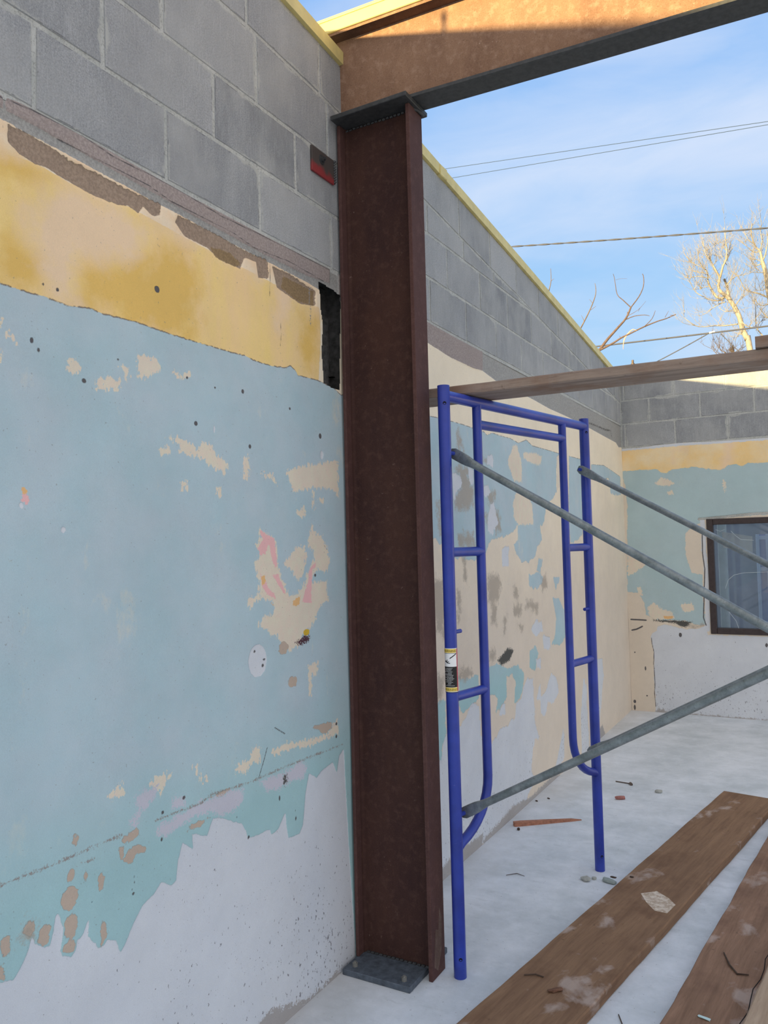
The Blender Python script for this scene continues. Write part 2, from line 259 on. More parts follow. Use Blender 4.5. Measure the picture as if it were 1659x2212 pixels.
 'mould': [('p',[(3.399,1.808),(3.462,1.834),(3.556,1.807),(3.542,1.772),(3.594,1.732),(3.609,1.645),(3.52,1.617),(3.375,1.617),(3.377,1.646),(3.443,1.724),(3.466,1.746),(3.417,1.789)]), ('p',[(3.406,1.498),(3.598,1.502),(3.604,1.438),(3.392,1.44)]), ('p',[(3.787,1.697),(3.901,1.729),(3.897,1.683),(3.807,1.643)]), ('p',[(3.753,1.284),(3.901,1.287),(3.947,1.238),(3.888,1.144),(3.754,1.154)]), ('p',[(3.754,1.875),(3.816,1.898),(3.8,1.852)]), ('p',[(3.427,1.986),(3.443,1.997),(3.471,1.958),(3.51,1.906),(3.416,1.914)]), ('p',[(3.176,1.635),(3.221,1.632),(3.212,1.49),(3.194,1.506)]), ('p',[(3.731,1.592),(3.792,1.606),(3.775,1.548)]), ('p',[(3.904,1.618),(3.943,1.619),(3.972,1.517),(3.895,1.507)]), ('p',[(3.439,1.39),(3.479,1.364),(3.483,1.271),(3.452,1.281)]), ('p',[(4.61,1.229),(4.698,1.251),(4.724,1.17),(4.619,1.155)]), ('p',[(4.134,1.214),(4.175,1.202),(4.129,1.161)]), ('p',[(3.115,1.302),(3.222,1.297),(3.224,1.157),(3.215,1.037),(3.142,1.072),(3.106,1.167)]), ('p',[(3.365,0.875),(3.486,0.862),(3.509,0.824),(3.432,0.807),(3.362,0.833)]), ('p',[(3.744,0.903),(3.83,0.903),(3.826,0.85),(3.74,0.857)]), ('p',[(3.367,1.237),(3.402,1.22),(3.407,1.127),(3.362,1.083)]), ('p',[(3.794,1.163),(3.864,1.125),(3.856,1.029),(3.784,1.046)]), ('p',[(3.13,0.892),(3.203,0.853),(3.165,0.772),(3.132,0.765)]), ('p',[(4.123,1.202),(4.206,1.191),(4.184,1.135),(4.136,1.161)]), ('p',[(4.115,1.117),(4.249,1.095),(4.226,1.039),(4.125,1.048)]), ('p',[(4.322,1.125),(4.543,1.084),(4.518,1.031),(4.318,1.084)]), ('p',[(3.964,1.051),(4.012,1.058),(3.972,0.968)]), ('p',[(4.187,0.99),(4.272,0.982),(4.235,0.956)]), ('e',[(1.108,0.651),(0.0075,0.012)])],
 'black': [('p',[(3.855,0.846),(4.013,0.891),(4.108,0.868),(4.038,0.821),(3.912,0.811)]), ('p',[(2.007,0.745),(2.027,0.743),(2.029,0.722),(2.008,0.714)]), ('l',[(0.005,0),(5.883,2.331),(6.087,2.335),(6.394,2.338),(6.56,2.352),(6.6,2.299)])],
 'tan': [('e',[(1.211,0.684),(0.0225,0.0245)]), ('e',[(1.108,0.662),(0.0125,0.0165)]), ('e',[(1.146,0.634),(0.0155,0.0215)]), ('e',[(1.214,0.62),(0.0165,0.028)]), ('e',[(1.3,0.685),(0.009,0.019)]), ('e',[(1.218,0.733),(0.01,0.0135)]), ('e',[(1.255,0.722),(0.006,0.011)]), ('e',[(1.054,0.652),(0.011,0.023)]), ('e',[(1.045,0.602),(0.006,0.0135)]), ('e',[(1.304,0.566),(0.0095,0.023)]), ('e',[(1.393,0.762),(0.025,0.012)]), ('e',[(1.622,0.716),(0.0345,0.007)]), ('e',[(1.21,0.58),(0.0155,0.0145)]), ('e',[(1.228,0.807),(0.0085,0.011)]), ('e',[(2.067,1.025),(0.024,0.017)]), ('e',[(2.023,1.137),(0.0235,0.0205)]), ('p',[(1.348,0.746),(1.369,0.742),(1.369,0.721),(1.397,0.736),(1.441,0.72),(1.437,0.71),(1.408,0.713),(1.396,0.697),(1.365,0.708)]), ('p',[(2.167,0.859),(2.213,0.861),(2.287,0.853),(2.286,0.83),(2.231,0.823),(2.212,0.842)]), ('p',[(1.671,0.773),(1.701,0.777),(1.757,0.776),(1.733,0.761),(1.696,0.766)])],
 'dark': [('e',[(1.155,2.056),(0.0025,0.0035)]), ('e',[(1.193,2.054),(0.004,0.0045)]), ('e',[(1.5,2.139),(0.009,0.009)]), ('e',[(1.126,1.923),(0.0045,0.0065)]), ('e',[(1.143,1.905),(0.0035,0.005)]), ('e',[(1.368,1.927),(0.0035,0.0025)]), ('e',[(1.266,1.857),(0.0065,0.0055)]), ('e',[(1.126,1.965),(0.0015,0.0025)]), ('e',[(1.609,1.924),(0.004,0.004)]), ('e',[(1.722,1.915),(0.0035,0.0035)]), ('e',[(1.846,1.924),(0.006,0.0065)]), ('e',[(2.085,1.906),(0.005,0.0045)]), ('e',[(1.641,1.802),(0.007,0.0065)]), ('e',[(1.874,1.761),(0.006,0.0065)]), ('e',[(2.259,1.835),(0.008,0.009)]), ('e',[(1.143,1.906),(0.003,0.004)]), ('e',[(1.987,0.682),(0.0035,0.0085)]), ('e',[(1.837,0.612),(0.004,0.0055)]), ('e',[(2.315,0.841),(0.006,0.005)]), ('e',[(2.313,0.798),(0.005,0.006)]), ('e',[(1.575,0.801),(0.0055,0.0045)]), ('e',[(2.07,0.594),(0.0035,0.0065)]), ('e',[(1.786,0.686),(0.0025,0.0025)]), ('e',[(2.069,0.619),(0.002,0.0035)]), ('e',[(1.498,0.786),(0.0045,0.0045)]), ('e',[(1.493,0.72),(0.0035,0.005)]), ('e',[(1.396,0.623),(0.004,0.0035)]), ('e',[(1.399,0.662),(0.0015,0.003)]), ('e',[(1.4,0.649),(0.002,0.0025)]), ('e',[(1.393,0.634),(0.002,0.0025)]), ('e',[(1.273,0.652),(0.0015,0.002)]), ('e',[(2.208,1.358),(0.006,0.005)]), ('e',[(1.919,1.098),(0.0055,0.005)]), ('e',[(1.926,1.115),(0.006,0.003)]), ('e',[(1.881,1.145),(0.0045,0.004)]), ('l',[(0.0018,0),(1.969,0.901),(2.02,0.871)]), ('l',[(0.0014,0),(1.931,0.849),(1.911,0.81),(1.888,0.77)]), ('l',[(0.001,0),(2.042,2.183),(2.047,2.143),(2.04,2.103)]), ('l',[(0.001,0),(2.266,1.457),(2.286,1.442)]), ('l',[(0.0015,0),(1.051,2.436),(1.136,2.444),(1.184,2.446),(1.262,2.448),(1.367,2.434),(1.475,2.439),(1.612,2.439),(1.765,2.429),(1.939,2.436),(2.098,2.439),(2.342,2.441)]), ('l',[(0.0012,0),(1.197,2.408),(1.295,2.406),(1.352,2.407),(1.475,2.408),(1.558,2.396),(1.705,2.397),(1.806,2.398),(1.914,2.384),(2.096,2.396),(2.302,2.388)]), ('l',[(0.001,0),(1.99,2.378),(1.992,2.311),(1.987,2.25)])],
 'dado': [('l',[(0.002,0),(0.822,0.779),(1.042,0.777),(1.099,0.775),(1.165,0.773),(1.223,0.773),(1.292,0.775),(1.365,0.774)]), ('l',[(0.002,0),(1.473,0.774),(1.636,0.768),(1.681,0.779),(1.845,0.768),(2.044,0.77),(2.142,0.767),(2.352,0.762)]), ('l',[(0.0014,0),(1.223,0.751),(1.285,0.746)]), ('l',[(0.002,0),(2.219,2.345),(2.214,2.215)])],
 'brown': [('p',[(1.072,2.383),(1.112,2.388),(1.165,2.383),(1.228,2.372),(1.309,2.372),(1.411,2.371),(1.523,2.377),(1.514,2.342),(1.489,2.333),(1.457,2.346),(1.441,2.322),(1.41,2.329),(1.365,2.318),(1.294,2.314),(1.215,2.322),(1.165,2.329),(1.135,2.325),(1.1,2.331),(1.072,2.347)]), ('p',[(1.584,2.367),(1.704,2.37),(1.891,2.362),(1.984,2.369),(1.988,2.31),(1.935,2.295),(1.925,2.343),(1.869,2.34),(1.846,2.298),(1.752,2.297),(1.703,2.316),(1.609,2.318),(1.574,2.345)]), ('p',[(2.007,2.353),(2.095,2.357),(2.25,2.337),(2.248,2.287),(2.158,2.272),(2.03,2.292)])],
 'rubble': [('p',[(1.718,2.324),(1.804,2.334),(1.857,2.315),(1.824,2.298),(1.732,2.298)]), ('p',[(2.069,2.341),(2.243,2.335),(2.241,2.286),(2.144,2.277),(2.055,2.299)])],
 'pinkblock': [('p',[(1.067,2.443),(1.136,2.451),(1.611,2.439),(1.948,2.441),(2.342,2.443),(2.34,2.392),(2.207,2.379),(1.946,2.38),(1.61,2.39),(1.136,2.412),(1.067,2.413)]), ('p',[(-9.2,2.442),(1.06,2.442),(1.06,2.415),(-9.2,2.415)]), ('p',[(2.4,2.442),(3.106,2.438),(3.149,2.446),(3.541,2.44),(3.786,2.44),(3.778,2.339),(3.643,2.329),(3.38,2.331),(3.11,2.35),(2.4,2.36)])],
 'concrete': [('p',[(-9.2,2.39),(1.067,2.389),(1.135,2.387),(1.337,2.378),(1.61,2.371),(1.945,2.362),(2.206,2.356),(2.271,2.351),(2.4,2.345),(2.6,2.345),(3.11,2.35),(3.38,2.331),(3.778,2.339),(3.959,2.32),(4.571,2.312),(4.908,2.299),(5.291,2.3),(5.617,2.299),(5.87,2.292),(6.289,2.279),(6.731,2.269),(6.828,2.239),(6.95,2.25),(6.95,2.6),(-9.2,2.6)])],
 'hole': [('p',[(2.275,2.377),(2.358,2.375),(2.406,2.363),(2.391,2.017),(2.352,2.017),(2.292,2.027),(2.282,2.133),(2.292,2.234),(2.277,2.296)])],
 'mouldw': [('p',[(1.867,0.066),(1.933,0.074),(2.1,0.018),(2.205,0.009),(2.305,0.022),(2.318,-0.007),(1.999,-0.042),(1.865,0.004)]), ('p',[(3.594,0.02),(3.845,0.041),(4.018,0.06),(4.316,0.023),(4.752,0.038),(4.892,-0.013),(4.01,-0.023),(3.591,-0.012)]), ('p',[(3.054,0.055),(3.347,0.07),(3.596,0.052),(3.59,-0.023),(3.049,-0.011)]), ('p',[(5.787,0.067),(5.926,0.088),(6.023,-0.019),(5.814,-0.023)])],
}
PAINT_BACK = {
 'concrete': [('p',[(-0.1,2.6),(-0.1,2.238),(-0.026,2.238),(0.138,2.233),(0.274,2.242),(0.508,2.247),(0.66,2.238),(0.88,2.234),(1.135,2.231),(6,2.231),(6,2.6)]), ('l',[(0.01,0),(0.599,1.605),(0.771,1.614),(0.967,1.629),(1.11,1.633)])],
 'yellow': [('p',[(-0.1,2.217),(-0.026,2.217),(0.137,2.221),(0.431,2.225),(0.659,2.222),(0.88,2.219),(1.135,2.216),(6,2.216),(6,2.034),(1.127,2.034),(0.98,2.041),(0.944,2.02),(0.887,2.036),(0.836,2.032),(0.783,1.996),(0.576,2.035),(0.407,2.03),(0.359,1.997),(0.313,2.012),(0.267,2.04),(0.171,2.043),(-0.017,2.039),(-0.1,2.039)])],
 'white': [('p',[(-0.1,2.238),(-0.026,2.238),(0.138,2.233),(0.274,2.242),(0.508,2.247),(0.66,2.238),(0.88,2.234),(1.135,2.231),(6,2.231),(6,2.213),(1.135,2.213),(0.88,2.216),(0.659,2.219),(0.431,2.222),(0.137,2.218),(-0.026,2.214),(-0.1,2.217)]), ('p',[(0.18,0.628),(0.196,0.66),(0.227,0.677),(0.244,0.724),(0.313,0.734),(0.387,0.713),(0.46,0.699),(0.563,0.71),(0.614,0.734),(0.633,0.658),(1.069,0.658),(6,0.658),(6,-0.05),(0.196,-0.05),(0.196,-0),(0.197,0.172),(0.191,0.329),(0.202,0.424),(0.198,0.518)]), ('l',[(0.018,0),(0.627,1.597),(0.63,1.488),(0.628,1.334),(0.64,1.195),(0.636,0.965),(0.632,0.704)])],
 'cream2': [('p',[(0.545,2.215),(0.541,2.11),(0.506,2.178),(0.445,2.199)]), ('p',[(0.836,2.207),(0.886,2.202),(0.874,2.084),(0.806,2.026),(0.791,2.003),(0.813,2.105)]), ('p',[(0.406,2.202),(0.43,2.2),(0.417,2.071),(0.402,2.08)])],
 'blue': [('p',[(-0.017,2.039),(0.171,2.043),(0.267,2.04),(0.313,2.012),(0.359,1.997),(0.407,2.03),(0.576,2.035),(0.783,1.996),(0.836,2.032),(0.887,2.036),(0.944,2.02),(0.98,2.041),(1.127,2.034),(6,2.034),(6,1.62),(1.109,1.623),(0.606,1.613),(0.612,1.582),(0.538,1.538),(0.492,1.492),(0.479,1.352),(0.523,1.165),(0.609,1.149),(0.607,0.949),(0.621,0.734),(0.564,0.733),(0.448,0.769),(0.223,0.771),(0.151,0.809),(0.14,0.912),(0.093,0.992),(0.008,1.007),(0.002,1.152),(0.016,1.361),(0.015,1.491),(0.029,1.684),(0.019,1.928),(-0.017,2.028)])],
 'cream': [('p',[(0.016,1.361),(0.075,1.344),(0.144,1.295),(0.164,1.231),(0.101,1.199),(0.068,1.16),(0.008,1.144)]), ('p',[(0.26,1.922),(0.316,1.966),(0.375,1.946),(0.427,1.911),(0.388,1.89),(0.283,1.904)]), ('p',[(0.791,1.927),(0.818,1.895),(0.808,1.819),(0.792,1.851)]), ('p',[(0.356,1.844),(0.402,1.858),(0.408,1.826),(0.37,1.812)]), ('p',[(0.166,0.881),(0.214,0.913),(0.273,0.867),(0.362,0.837),(0.375,0.782),(0.177,0.77)]), ('p',[(0.079,1.039),(0.111,1.055),(0.131,0.976),(0.093,0.976)]), ('p',[(0.424,0.9),(0.513,0.917),(0.539,0.856),(0.451,0.839)])],
 'ochre': [('p',[(0.285,0.804),(0.368,0.806),(0.36,0.782),(0.299,0.781)])],
 'black': [('p',[(0.201,0.774),(0.448,0.769),(0.514,0.762),(0.461,0.715),(0.417,0.721),(0.388,0.744),(0.208,0.763)]), ('l',[(0.008,0),(-0.008,2.262),(-0.013,2.237)])],
 'dark': [('l',[(0.006,0),(0.022,0.77),(0.1,0.768),(0.146,0.766)]), ('l',[(0.006,0),(0.027,0.679),(0.066,0.688),(0.114,0.713)]), ('e',[(0.417,0.651),(0.012,0.0185)]), ('e',[(0.027,0.076),(0.011,0.0145)]), ('e',[(0.025,0.026),(0.008,0.0235)]), ('e',[(0.126,0.36),(0.006,0.019)]), ('e',[(0.13,0.131),(0.0065,0.0065)]), ('e',[(0.043,0.492),(0.006,0.0065)]), ('l',[(0.003,0),(0.184,0.62),(0.188,0.565),(0.201,0.502),(0.194,0.408),(0.2,0.251),(0.192,0.156),(0.198,0.047)]), ('l',[(0.004,0),(0.62,1.489),(0.616,1.319),(0.628,1.195),(0.613,0.964),(0.602,0.795),(0.621,0.734)]), ('e',[(1.059,0.591),(0.0105,0.018)])],
 'mould': [('l',[(0.012,0),(0.462,0.738),(0.534,0.714),(0.593,0.734)])],
 'mouldw': [('p',[(0.193,-0.001),(0.225,0.033),(0.329,0.01),(0.706,0.01),(1.042,0.008),(1.04,-0.036),(0.705,-0.013),(0.192,-0.024)])],
}

# ------------------------------------------------------------------ painted wall fields (metres, on the wall plane)
def seg_sd(U, V, pts, closed):
    best = np.full(U.shape, 1e9)
    n = len(pts); inside = np.zeros(U.shape, bool)
    for i in range(n if closed else n - 1):
        x0, y0 = pts[i]; x1, y1 = pts[(i + 1) % n]
        ex, ey = x1 - x0, y1 - y0; L2 = ex * ex + ey * ey + 1e-12
        t = np.clip(((U - x0) * ex + (V - y0) * ey) / L2, 0, 1)
        best = np.minimum(best, (U - x0 - t * ex) ** 2 + (V - y0 - t * ey) ** 2)
        if closed:
            cond = (y0 > V) != (y1 > V)
            xi = x0 + (V - y0) * ex / (ey if abs(ey) > 1e-12 else 1e-12)
            inside ^= cond & (U < xi)
    best = np.sqrt(best)
    return np.where(inside, best, -best) if closed else -best


def field(us, vs, shapes, m=.04):
    F = np.full((len(us), len(vs)), -m)
    for kind, pts in shapes:
        if kind == 'e':
            (cx, cy), (rx, ry) = pts; lo = (cx - rx, cy - ry); hi = (cx + rx, cy + ry)
        else:
            q = pts[1:] if kind == 'l' else pts
            lo = (min(p[0] for p in q), min(p[1] for p in q)); hi = (max(p[0] for p in q), max(p[1] for p in q))
        i0, i1 = np.searchsorted(us, [lo[0] - m, hi[0] + m]); j0, j1 = np.searchsorted(vs, [lo[1] - m, hi[1] + m])
        if i1 <= i0 or j1 <= j0: continue
        U, V = np.meshgrid(us[i0:i1], vs[j0:j1], indexing='ij')
        if kind == 'e':
            rx = max(rx, 1e-3); ry = max(ry, 1e-3)
            sd = (1 - np.sqrt(((U - cx) / rx) ** 2 + ((V - cy) / ry) ** 2)) * min(rx, ry)
        elif kind == 'l': sd = seg_sd(U, V, pts[1:], False) + pts[0][0]
        else: sd = seg_sd(U, V, pts, True)
        F[i0:i1, j0:j1] = np.maximum(F[i0:i1, j0:j1], np.clip(sd, -m, m))
    return F


def grid_object(name, us, vs, place, fields, mat, parent=None, cut=None):
    nu, nv = len(us), len(vs)
    U, V = np.meshgrid(us, vs, indexing='ij')
    P = place(U, V).reshape(-1, 3).astype(np.float32)
    idx = np.arange(nu * nv).reshape(nu, nv)
    Q = np.stack([idx[:-1, :-1], idx[1:, :-1], idx[1:, 1:], idx[:-1, 1:]], -1).reshape(-1, 4)
    if cut is not None:
        h = cut.reshape(-1) > 0; Q = Q[~h[Q].any(1)]
    me = bpy.data.meshes.new(name)
    me.vertices.add(len(P)); me.vertices.foreach_set('co', P.ravel())
    me.loops.add(Q.size); me.loops.foreach_set('vertex_index', Q.ravel().astype(np.int32))
    me.polygons.add(len(Q)); me.polygons.foreach_set('loop_start', np.arange(0, Q.size, 4, dtype=np.int32))
    me.update(calc_edges=True)
    me.polygons.foreach_set('use_smooth', np.ones(len(Q), bool))
    for k, F in fields.items():
        a = me.attributes.new('s_' + k, 'FLOAT', 'POINT'); a.data.foreach_set('value', F.reshape(-1).astype(np.float32))
    me.materials.append(mat)
    o = bpy.data.objects.new(name, me); C.objects.link(o)
    if parent is not None: o.parent = parent
    return o


# layer: colour in open shade, edge raggedness (m), raggedness scale, breakup (0..1 stipple)
LAYERS = [
    ('yellow',   (214, 178, 118), .004, 60, 0), ('mustard', (198, 165, 94), .11, 9, 0), ('cream2', (206, 182, 152), .10, 9, 0),
    ('blue',     (143, 169, 178), .005, 60, 0), ('cream', (193, 180, 157), .034, 85, 0), ('pink', (202, 160, 160), .012, 90, 0),
    ('ochre',    (199, 160, 112), .010, 90, 0), ('tan', (164, 149, 136), .016, 45, 0), ('mould', (146, 137, 126), .060, 22, 1),
    ('white',    (176, 178, 187), .006, 70, 0), ('rough', (170, 170, 180), .020, 60, 1), ('mouldw', (146, 143, 142), .030, 40, 1), ('concrete', (146, 146, 144), .006, 80, 0), ('pinkblock', (147, 137, 134), .004, 80, 0),
    ('brown',    (143, 126, 111), .008, 60, 0), ('rubble', (132, 112, 84), .010, 120, 0), ('yellowspot', (180, 150, 50), .006, 120, 0),
    ('darkred',  (70, 46, 54), .012, 140, 1), ('black', (72, 72, 70), .020, 110, 1), ('dado', (128, 124, 122), .009, 22, 1), ('dark', (82, 80, 82), .0015, 150, 0), ('hole', (52, 50, 50), .001, 50, 0),
]


def paint_material(name, base_px, have, low_px=None):
    m, nt = new_mat(name)
    p = nt.pos()
    n_mid = nt.noise(p, 5, 5, .6); n_fine = nt.noise(p, 420, 3, .6); n_s = nt.noise(p, 28, 6, .65)
    col = alb(*base_px)
    if low_px is not None:
        z = nt.n('ShaderNodeSeparateXYZ', {0: p}).outputs[2]
        h = nt.math('ADD', z, nt.math('MULTIPLY', nt.math('SUBTRACT', n_mid, .5), .8))
        col = nt.mix(nt.ramp(h, 1.0, 2.05), alb(*low_px), col)
    height = nt.math('MULTIPLY', n_fine, .25)
    for k, px, amp, sc, stip in LAYERS:
        if k not in have: continue
        at = nt.n('ShaderNodeAttribute', attribute_name='s_' + k).outputs['Fac']
        r = nt.noise(p if k not in ('white', 'cream', 'blue') else nt.scalevec(p, (1, 1, .6)), sc, 6, .65)
        v = nt.math('ADD', at, nt.math('MULTIPLY', nt.math('SUBTRACT', r, .5), amp * 2))
        if k in ('blue', 'white', 'cream') and low_px is not None:   # coats beyond the column have peeled more raggedly
            yy = nt.n('ShaderNodeSeparateXYZ', {0: p}).outputs[1]
            zz = nt.n('ShaderNodeSeparateXYZ', {0: p}).outputs[2]
            ff = nt.math('MULTIPLY', nt.ramp(yy, 2.5, 2.7), nt.ramp(zz, 2.0, 1.9))
            v = nt.math('ADD', v, nt.math('MULTIPLY', ff, nt.math('MULTIPLY', nt.math('SUBTRACT', nt.noise(nt.scalevec(p, (1, 1, .5)), 17, 7, .7), .5), .035 if k == 'cream' else .085)))
        if k in ('blue', 'white', 'cream') and low_px is None:
            v = nt.math('ADD', v, nt.math('MULTIPLY', nt.math('SUBTRACT', nt.noise(nt.scalevec(p, (1, 1, .7)), 22, 7, .7), .5), .05 if k == 'blue' else .03))
        if stip:
            sp = nt.noise(p, 170, 4, .7)
            if k == 'mould': v = nt.math('ADD', v, nt.math('MULTIPLY', nt.math('SUBTRACT', nt.noise(p, 60, 7, .75), .48), .05))
            sf = .09 if k in ('black', 'darkred', 'dado') else .12
            v = nt.math('ADD', v, nt.math('MULTIPLY', nt.math('SUBTRACT', sp, .52), sf * (.35 if k == 'dado' else .6)))
        soft = .035 if k in ('mustard', 'cream2') else (.016 if k == 'mould' else (.002 if stip else .0009))
        mask = nt.ramp(v, -soft, soft)
        c = alb(*px)
        if k == 'blue':
            cc = nt.mix(nt.ramp(n_mid, .35, .65), alb(150, 172, 180), alb(158, 173, 181))
            # thin rubbed places let the cream show
            rub = nt.ramp(nt.math('ADD', nt.noise(nt.scalevec(p, (1, 1, .55)), 6, 8, .72), 0), .60, .70)
            cc = nt.mix(nt.math('MULTIPLY', rub, .5), cc, alb(190, 185, 172))
            # the greener lower coat
            if low_px is not None:
                z = nt.n('ShaderNodeSeparateXYZ', {0: p}).outputs[2]
                cc = nt.mix(nt.ramp(z, .95, .70), cc, alb(141, 172, 176))
            else:
                cc = nt.mix(.7, cc, alb(151, 171, 174))
            c = cc
        elif k == 'cream':
            c = nt.mix(nt.ramp(n_s, .35, .65), alb(195, 182, 168), alb(193, 187, 170))
        elif k == 'yellow':
            c = nt.mix(nt.ramp(nt.noise(nt.scalevec(p, (1, 1, .35)), 7, 4), .4, .62), alb(219, 183, 120), alb(212, 180, 134))
            if low_px is None: c = nt.mix(nt.ramp(nt.noise(p, 5, 5, .6), .4, .62), alb(214, 180, 128), alb(214, 190, 156))
        elif k == 'white':
            pits = nt.noise(nt.scalevec(p, (1, 1, .6)), 95, 3, .6)
            big = nt.noise(p, 2.2, 3)
            z = nt.n('ShaderNodeSeparateXYZ', {0: p}).outputs[2]
            thr = nt.math('ADD', nt.ramp(z, 0.0, .75, .635, .74), nt.math('MULTIPLY', nt.math('SUBTRACT', .5, big), .16))
            pit = nt.ramp(nt.math('SUBTRACT', pits, thr), 0, .012)
            c = nt.mix(pit, nt.mix(n_mid, alb(175, 180, 188), alb(186, 190, 195)), alb(116, 116, 122))
            height = nt.math('SUBTRACT', height, nt.math('MULTIPLY', nt.math('MULTIPLY', pit, mask), .8))
        elif k in ('concrete', 'pinkblock', 'brown', 'rubble'):
            q = tuple(min(.95, x * .72) for x in c[:3]) + (1,)
            c = nt.mix(nt.ramp(nt.noise(p, 140, 5, .75), .42, .6), q, c)
        # outline where the coat breaks off
        if k in ('blue', 'yellow') and low_px is not None:
            edge = nt.math('MULTIPLY', nt.ramp(nt.math('ABSOLUTE', v), .0028, .0008), nt.ramp(n_s, .42, .5))
            if k == 'blue': 
                z = nt.n('ShaderNodeSeparateXYZ', {0: p}).outputs[2]
                edge = nt.math('MULTIPLY', edge, nt.ramp(z, 1.9, 1.93))
                edge_b = edge
        col = nt.mix(nt.math('MULTIPLY', mask, .8) if k == 'mould' else mask, col, c)
        hk = {'blue': .5, 'white': -.4, 'brown': -1.5, 'dark': -1.2, 'yellow': .3, 'concrete': -.3, 'tan': -.5}.get(k, 0)
        if hk: height = nt.math('ADD', height, nt.math('MULTIPLY', mask, hk))
        if k == 'blue' and low_px is not None:
            col = nt.mix(nt.math('MULTIPLY', edge_b, .8), col, alb(95, 82, 76))
    # faint specks and hand-sized dirt over everything
    speck = nt.ramp(nt.noise(p, 130, 2, .5), .71, .74)
    col = nt.mix(nt.math('MULTIPLY', speck, .45), col, alb(108, 106, 106))
    grain = nt.ramp(n_fine, .2, .8, .93, 1.07)
    col = nt.mix(1.0, col, nt.n('ShaderNodeCombineColor', {0: grain, 1: grain, 2: grain}).outputs[0], 'MULTIPLY')
    dirt = nt.ramp(nt.noise(p, 3.1, 6, .7), .35, .75, 1.05, .93)
    col = nt.mix(1.0, col, nt.n('ShaderNodeCombineColor', {0: dirt, 1: dirt, 2: dirt}).outputs[0], 'MULTIPLY')
    principled(nt, col, .85, 0, height, .003, .7, .25)
    return m


def zt(y):                                 # top of the left wall's coping
    t = y - 2.2
    return 3.315 - .083 * t - .0022 * t * t


def l1(y): return zt(min(max(y, 2.08), 9)) - .242 + (.05 * 0)


PITCH, COURSE = .4064, .2032
Z4 = 2.446                                 # lowest block joint on the left wall
YB = 6.93                                  # face of the back wall

# block + mortar materials
m_block, nt = new_mat('concrete_block'); p = nt.pos()
tone = nt.n('ShaderNodeAttribute', attribute_name='tone').outputs['Fac']
c = nt.mix(tone, alb(120, 124, 128), alb(155, 158, 161))
sm = nt.noise(nt.scalevec(p, (1, 1, .35)), 9, 6, .65)
c = nt.mix(nt.math('MULTIPLY', nt.ramp(sm, .45, .72), .55), c, alb(166, 169, 172))
sp = nt.noise(p, 210, 5, .8)
c = nt.mix(nt.ramp(sp, .38, .60, .55, 0), c, alb(92, 95, 98))
c = nt.mix(nt.ramp(nt.noise(p, 330, 3, .7), .55, .7, 0, .4), c, alb(186, 188, 192))
streak = nt.noise(nt.scalevec(p, (1, 1, .08)), 160, 2, .6)
c = nt.mix(nt.ramp(streak, .55, .75, 0, .25), c, alb(178, 181, 186))
pt = nt.noise(p, 3.5, 5, .6); c = nt.mix(nt.ramp(pt, .40, .68, 0, .5), c, alb(158, 160, 160))
c = nt.mix(nt.ramp(nt.noise(p, 2.3, 4, .6), .52, .74, 0, .45), c, alb(116, 118, 122))
ea = nt.n('ShaderNodeAttribute', attribute_name='edge'); es = nt.n('ShaderNodeSeparateColor', {0: ea.outputs['Color']})
eu = nt.math('MINIMUM', es.outputs[0], nt.math('SUBTRACT', es.outputs[2], es.outputs[0])); ev = nt.math('MINIMUM', es.outputs[1], nt.math('SUBTRACT', ea.outputs['Alpha'], es.outputs[1]))
e = nt.math('MINIMUM', eu, ev)
sn = nt.math('ADD', nt.math('MULTIPLY', nt.math('SUBTRACT', nt.noise(p, 6, 5, .6), .5), .085), nt.math('MULTIPLY', nt.math('SUBTRACT', nt.noise(p, 45, 5, .7), .5), .022))
smear = nt.ramp(nt.math('SUBTRACT', nt.math('ADD', sn, .0015), e), 0, .006)
c = nt.mix(nt.math('MULTIPLY', smear, .8), c, nt.mix(nt.noise(p, 20, 4), alb(146, 150, 148), alb(170, 172, 168)))
crk = nt.math('MULTIPLY', nt.ramp(e, .0035, .001), nt.ramp(nt.noise(p, 11, 5, .7), .52, .58))
c = nt.mix(nt.math('MULTIPLY', crk, .8), c, alb(84, 84, 84))
principled(nt, c, .9, 0, sp, .0025, .6, .2)
m_mortar, nt = new_mat('mortar'); p = nt.pos()
c = nt.mix(nt.ramp(nt.noise(p, 12, 6, .7), .35, .7), alb(150, 154, 152), alb(172, 174, 172))
sp = nt.noise(p, 150, 5, .7)
c = nt.mix(nt.ramp(sp, .35, .5, .5, 0), c, alb(92, 92, 90))
principled(nt, c, .95, 0, sp, .002, .6, .15)


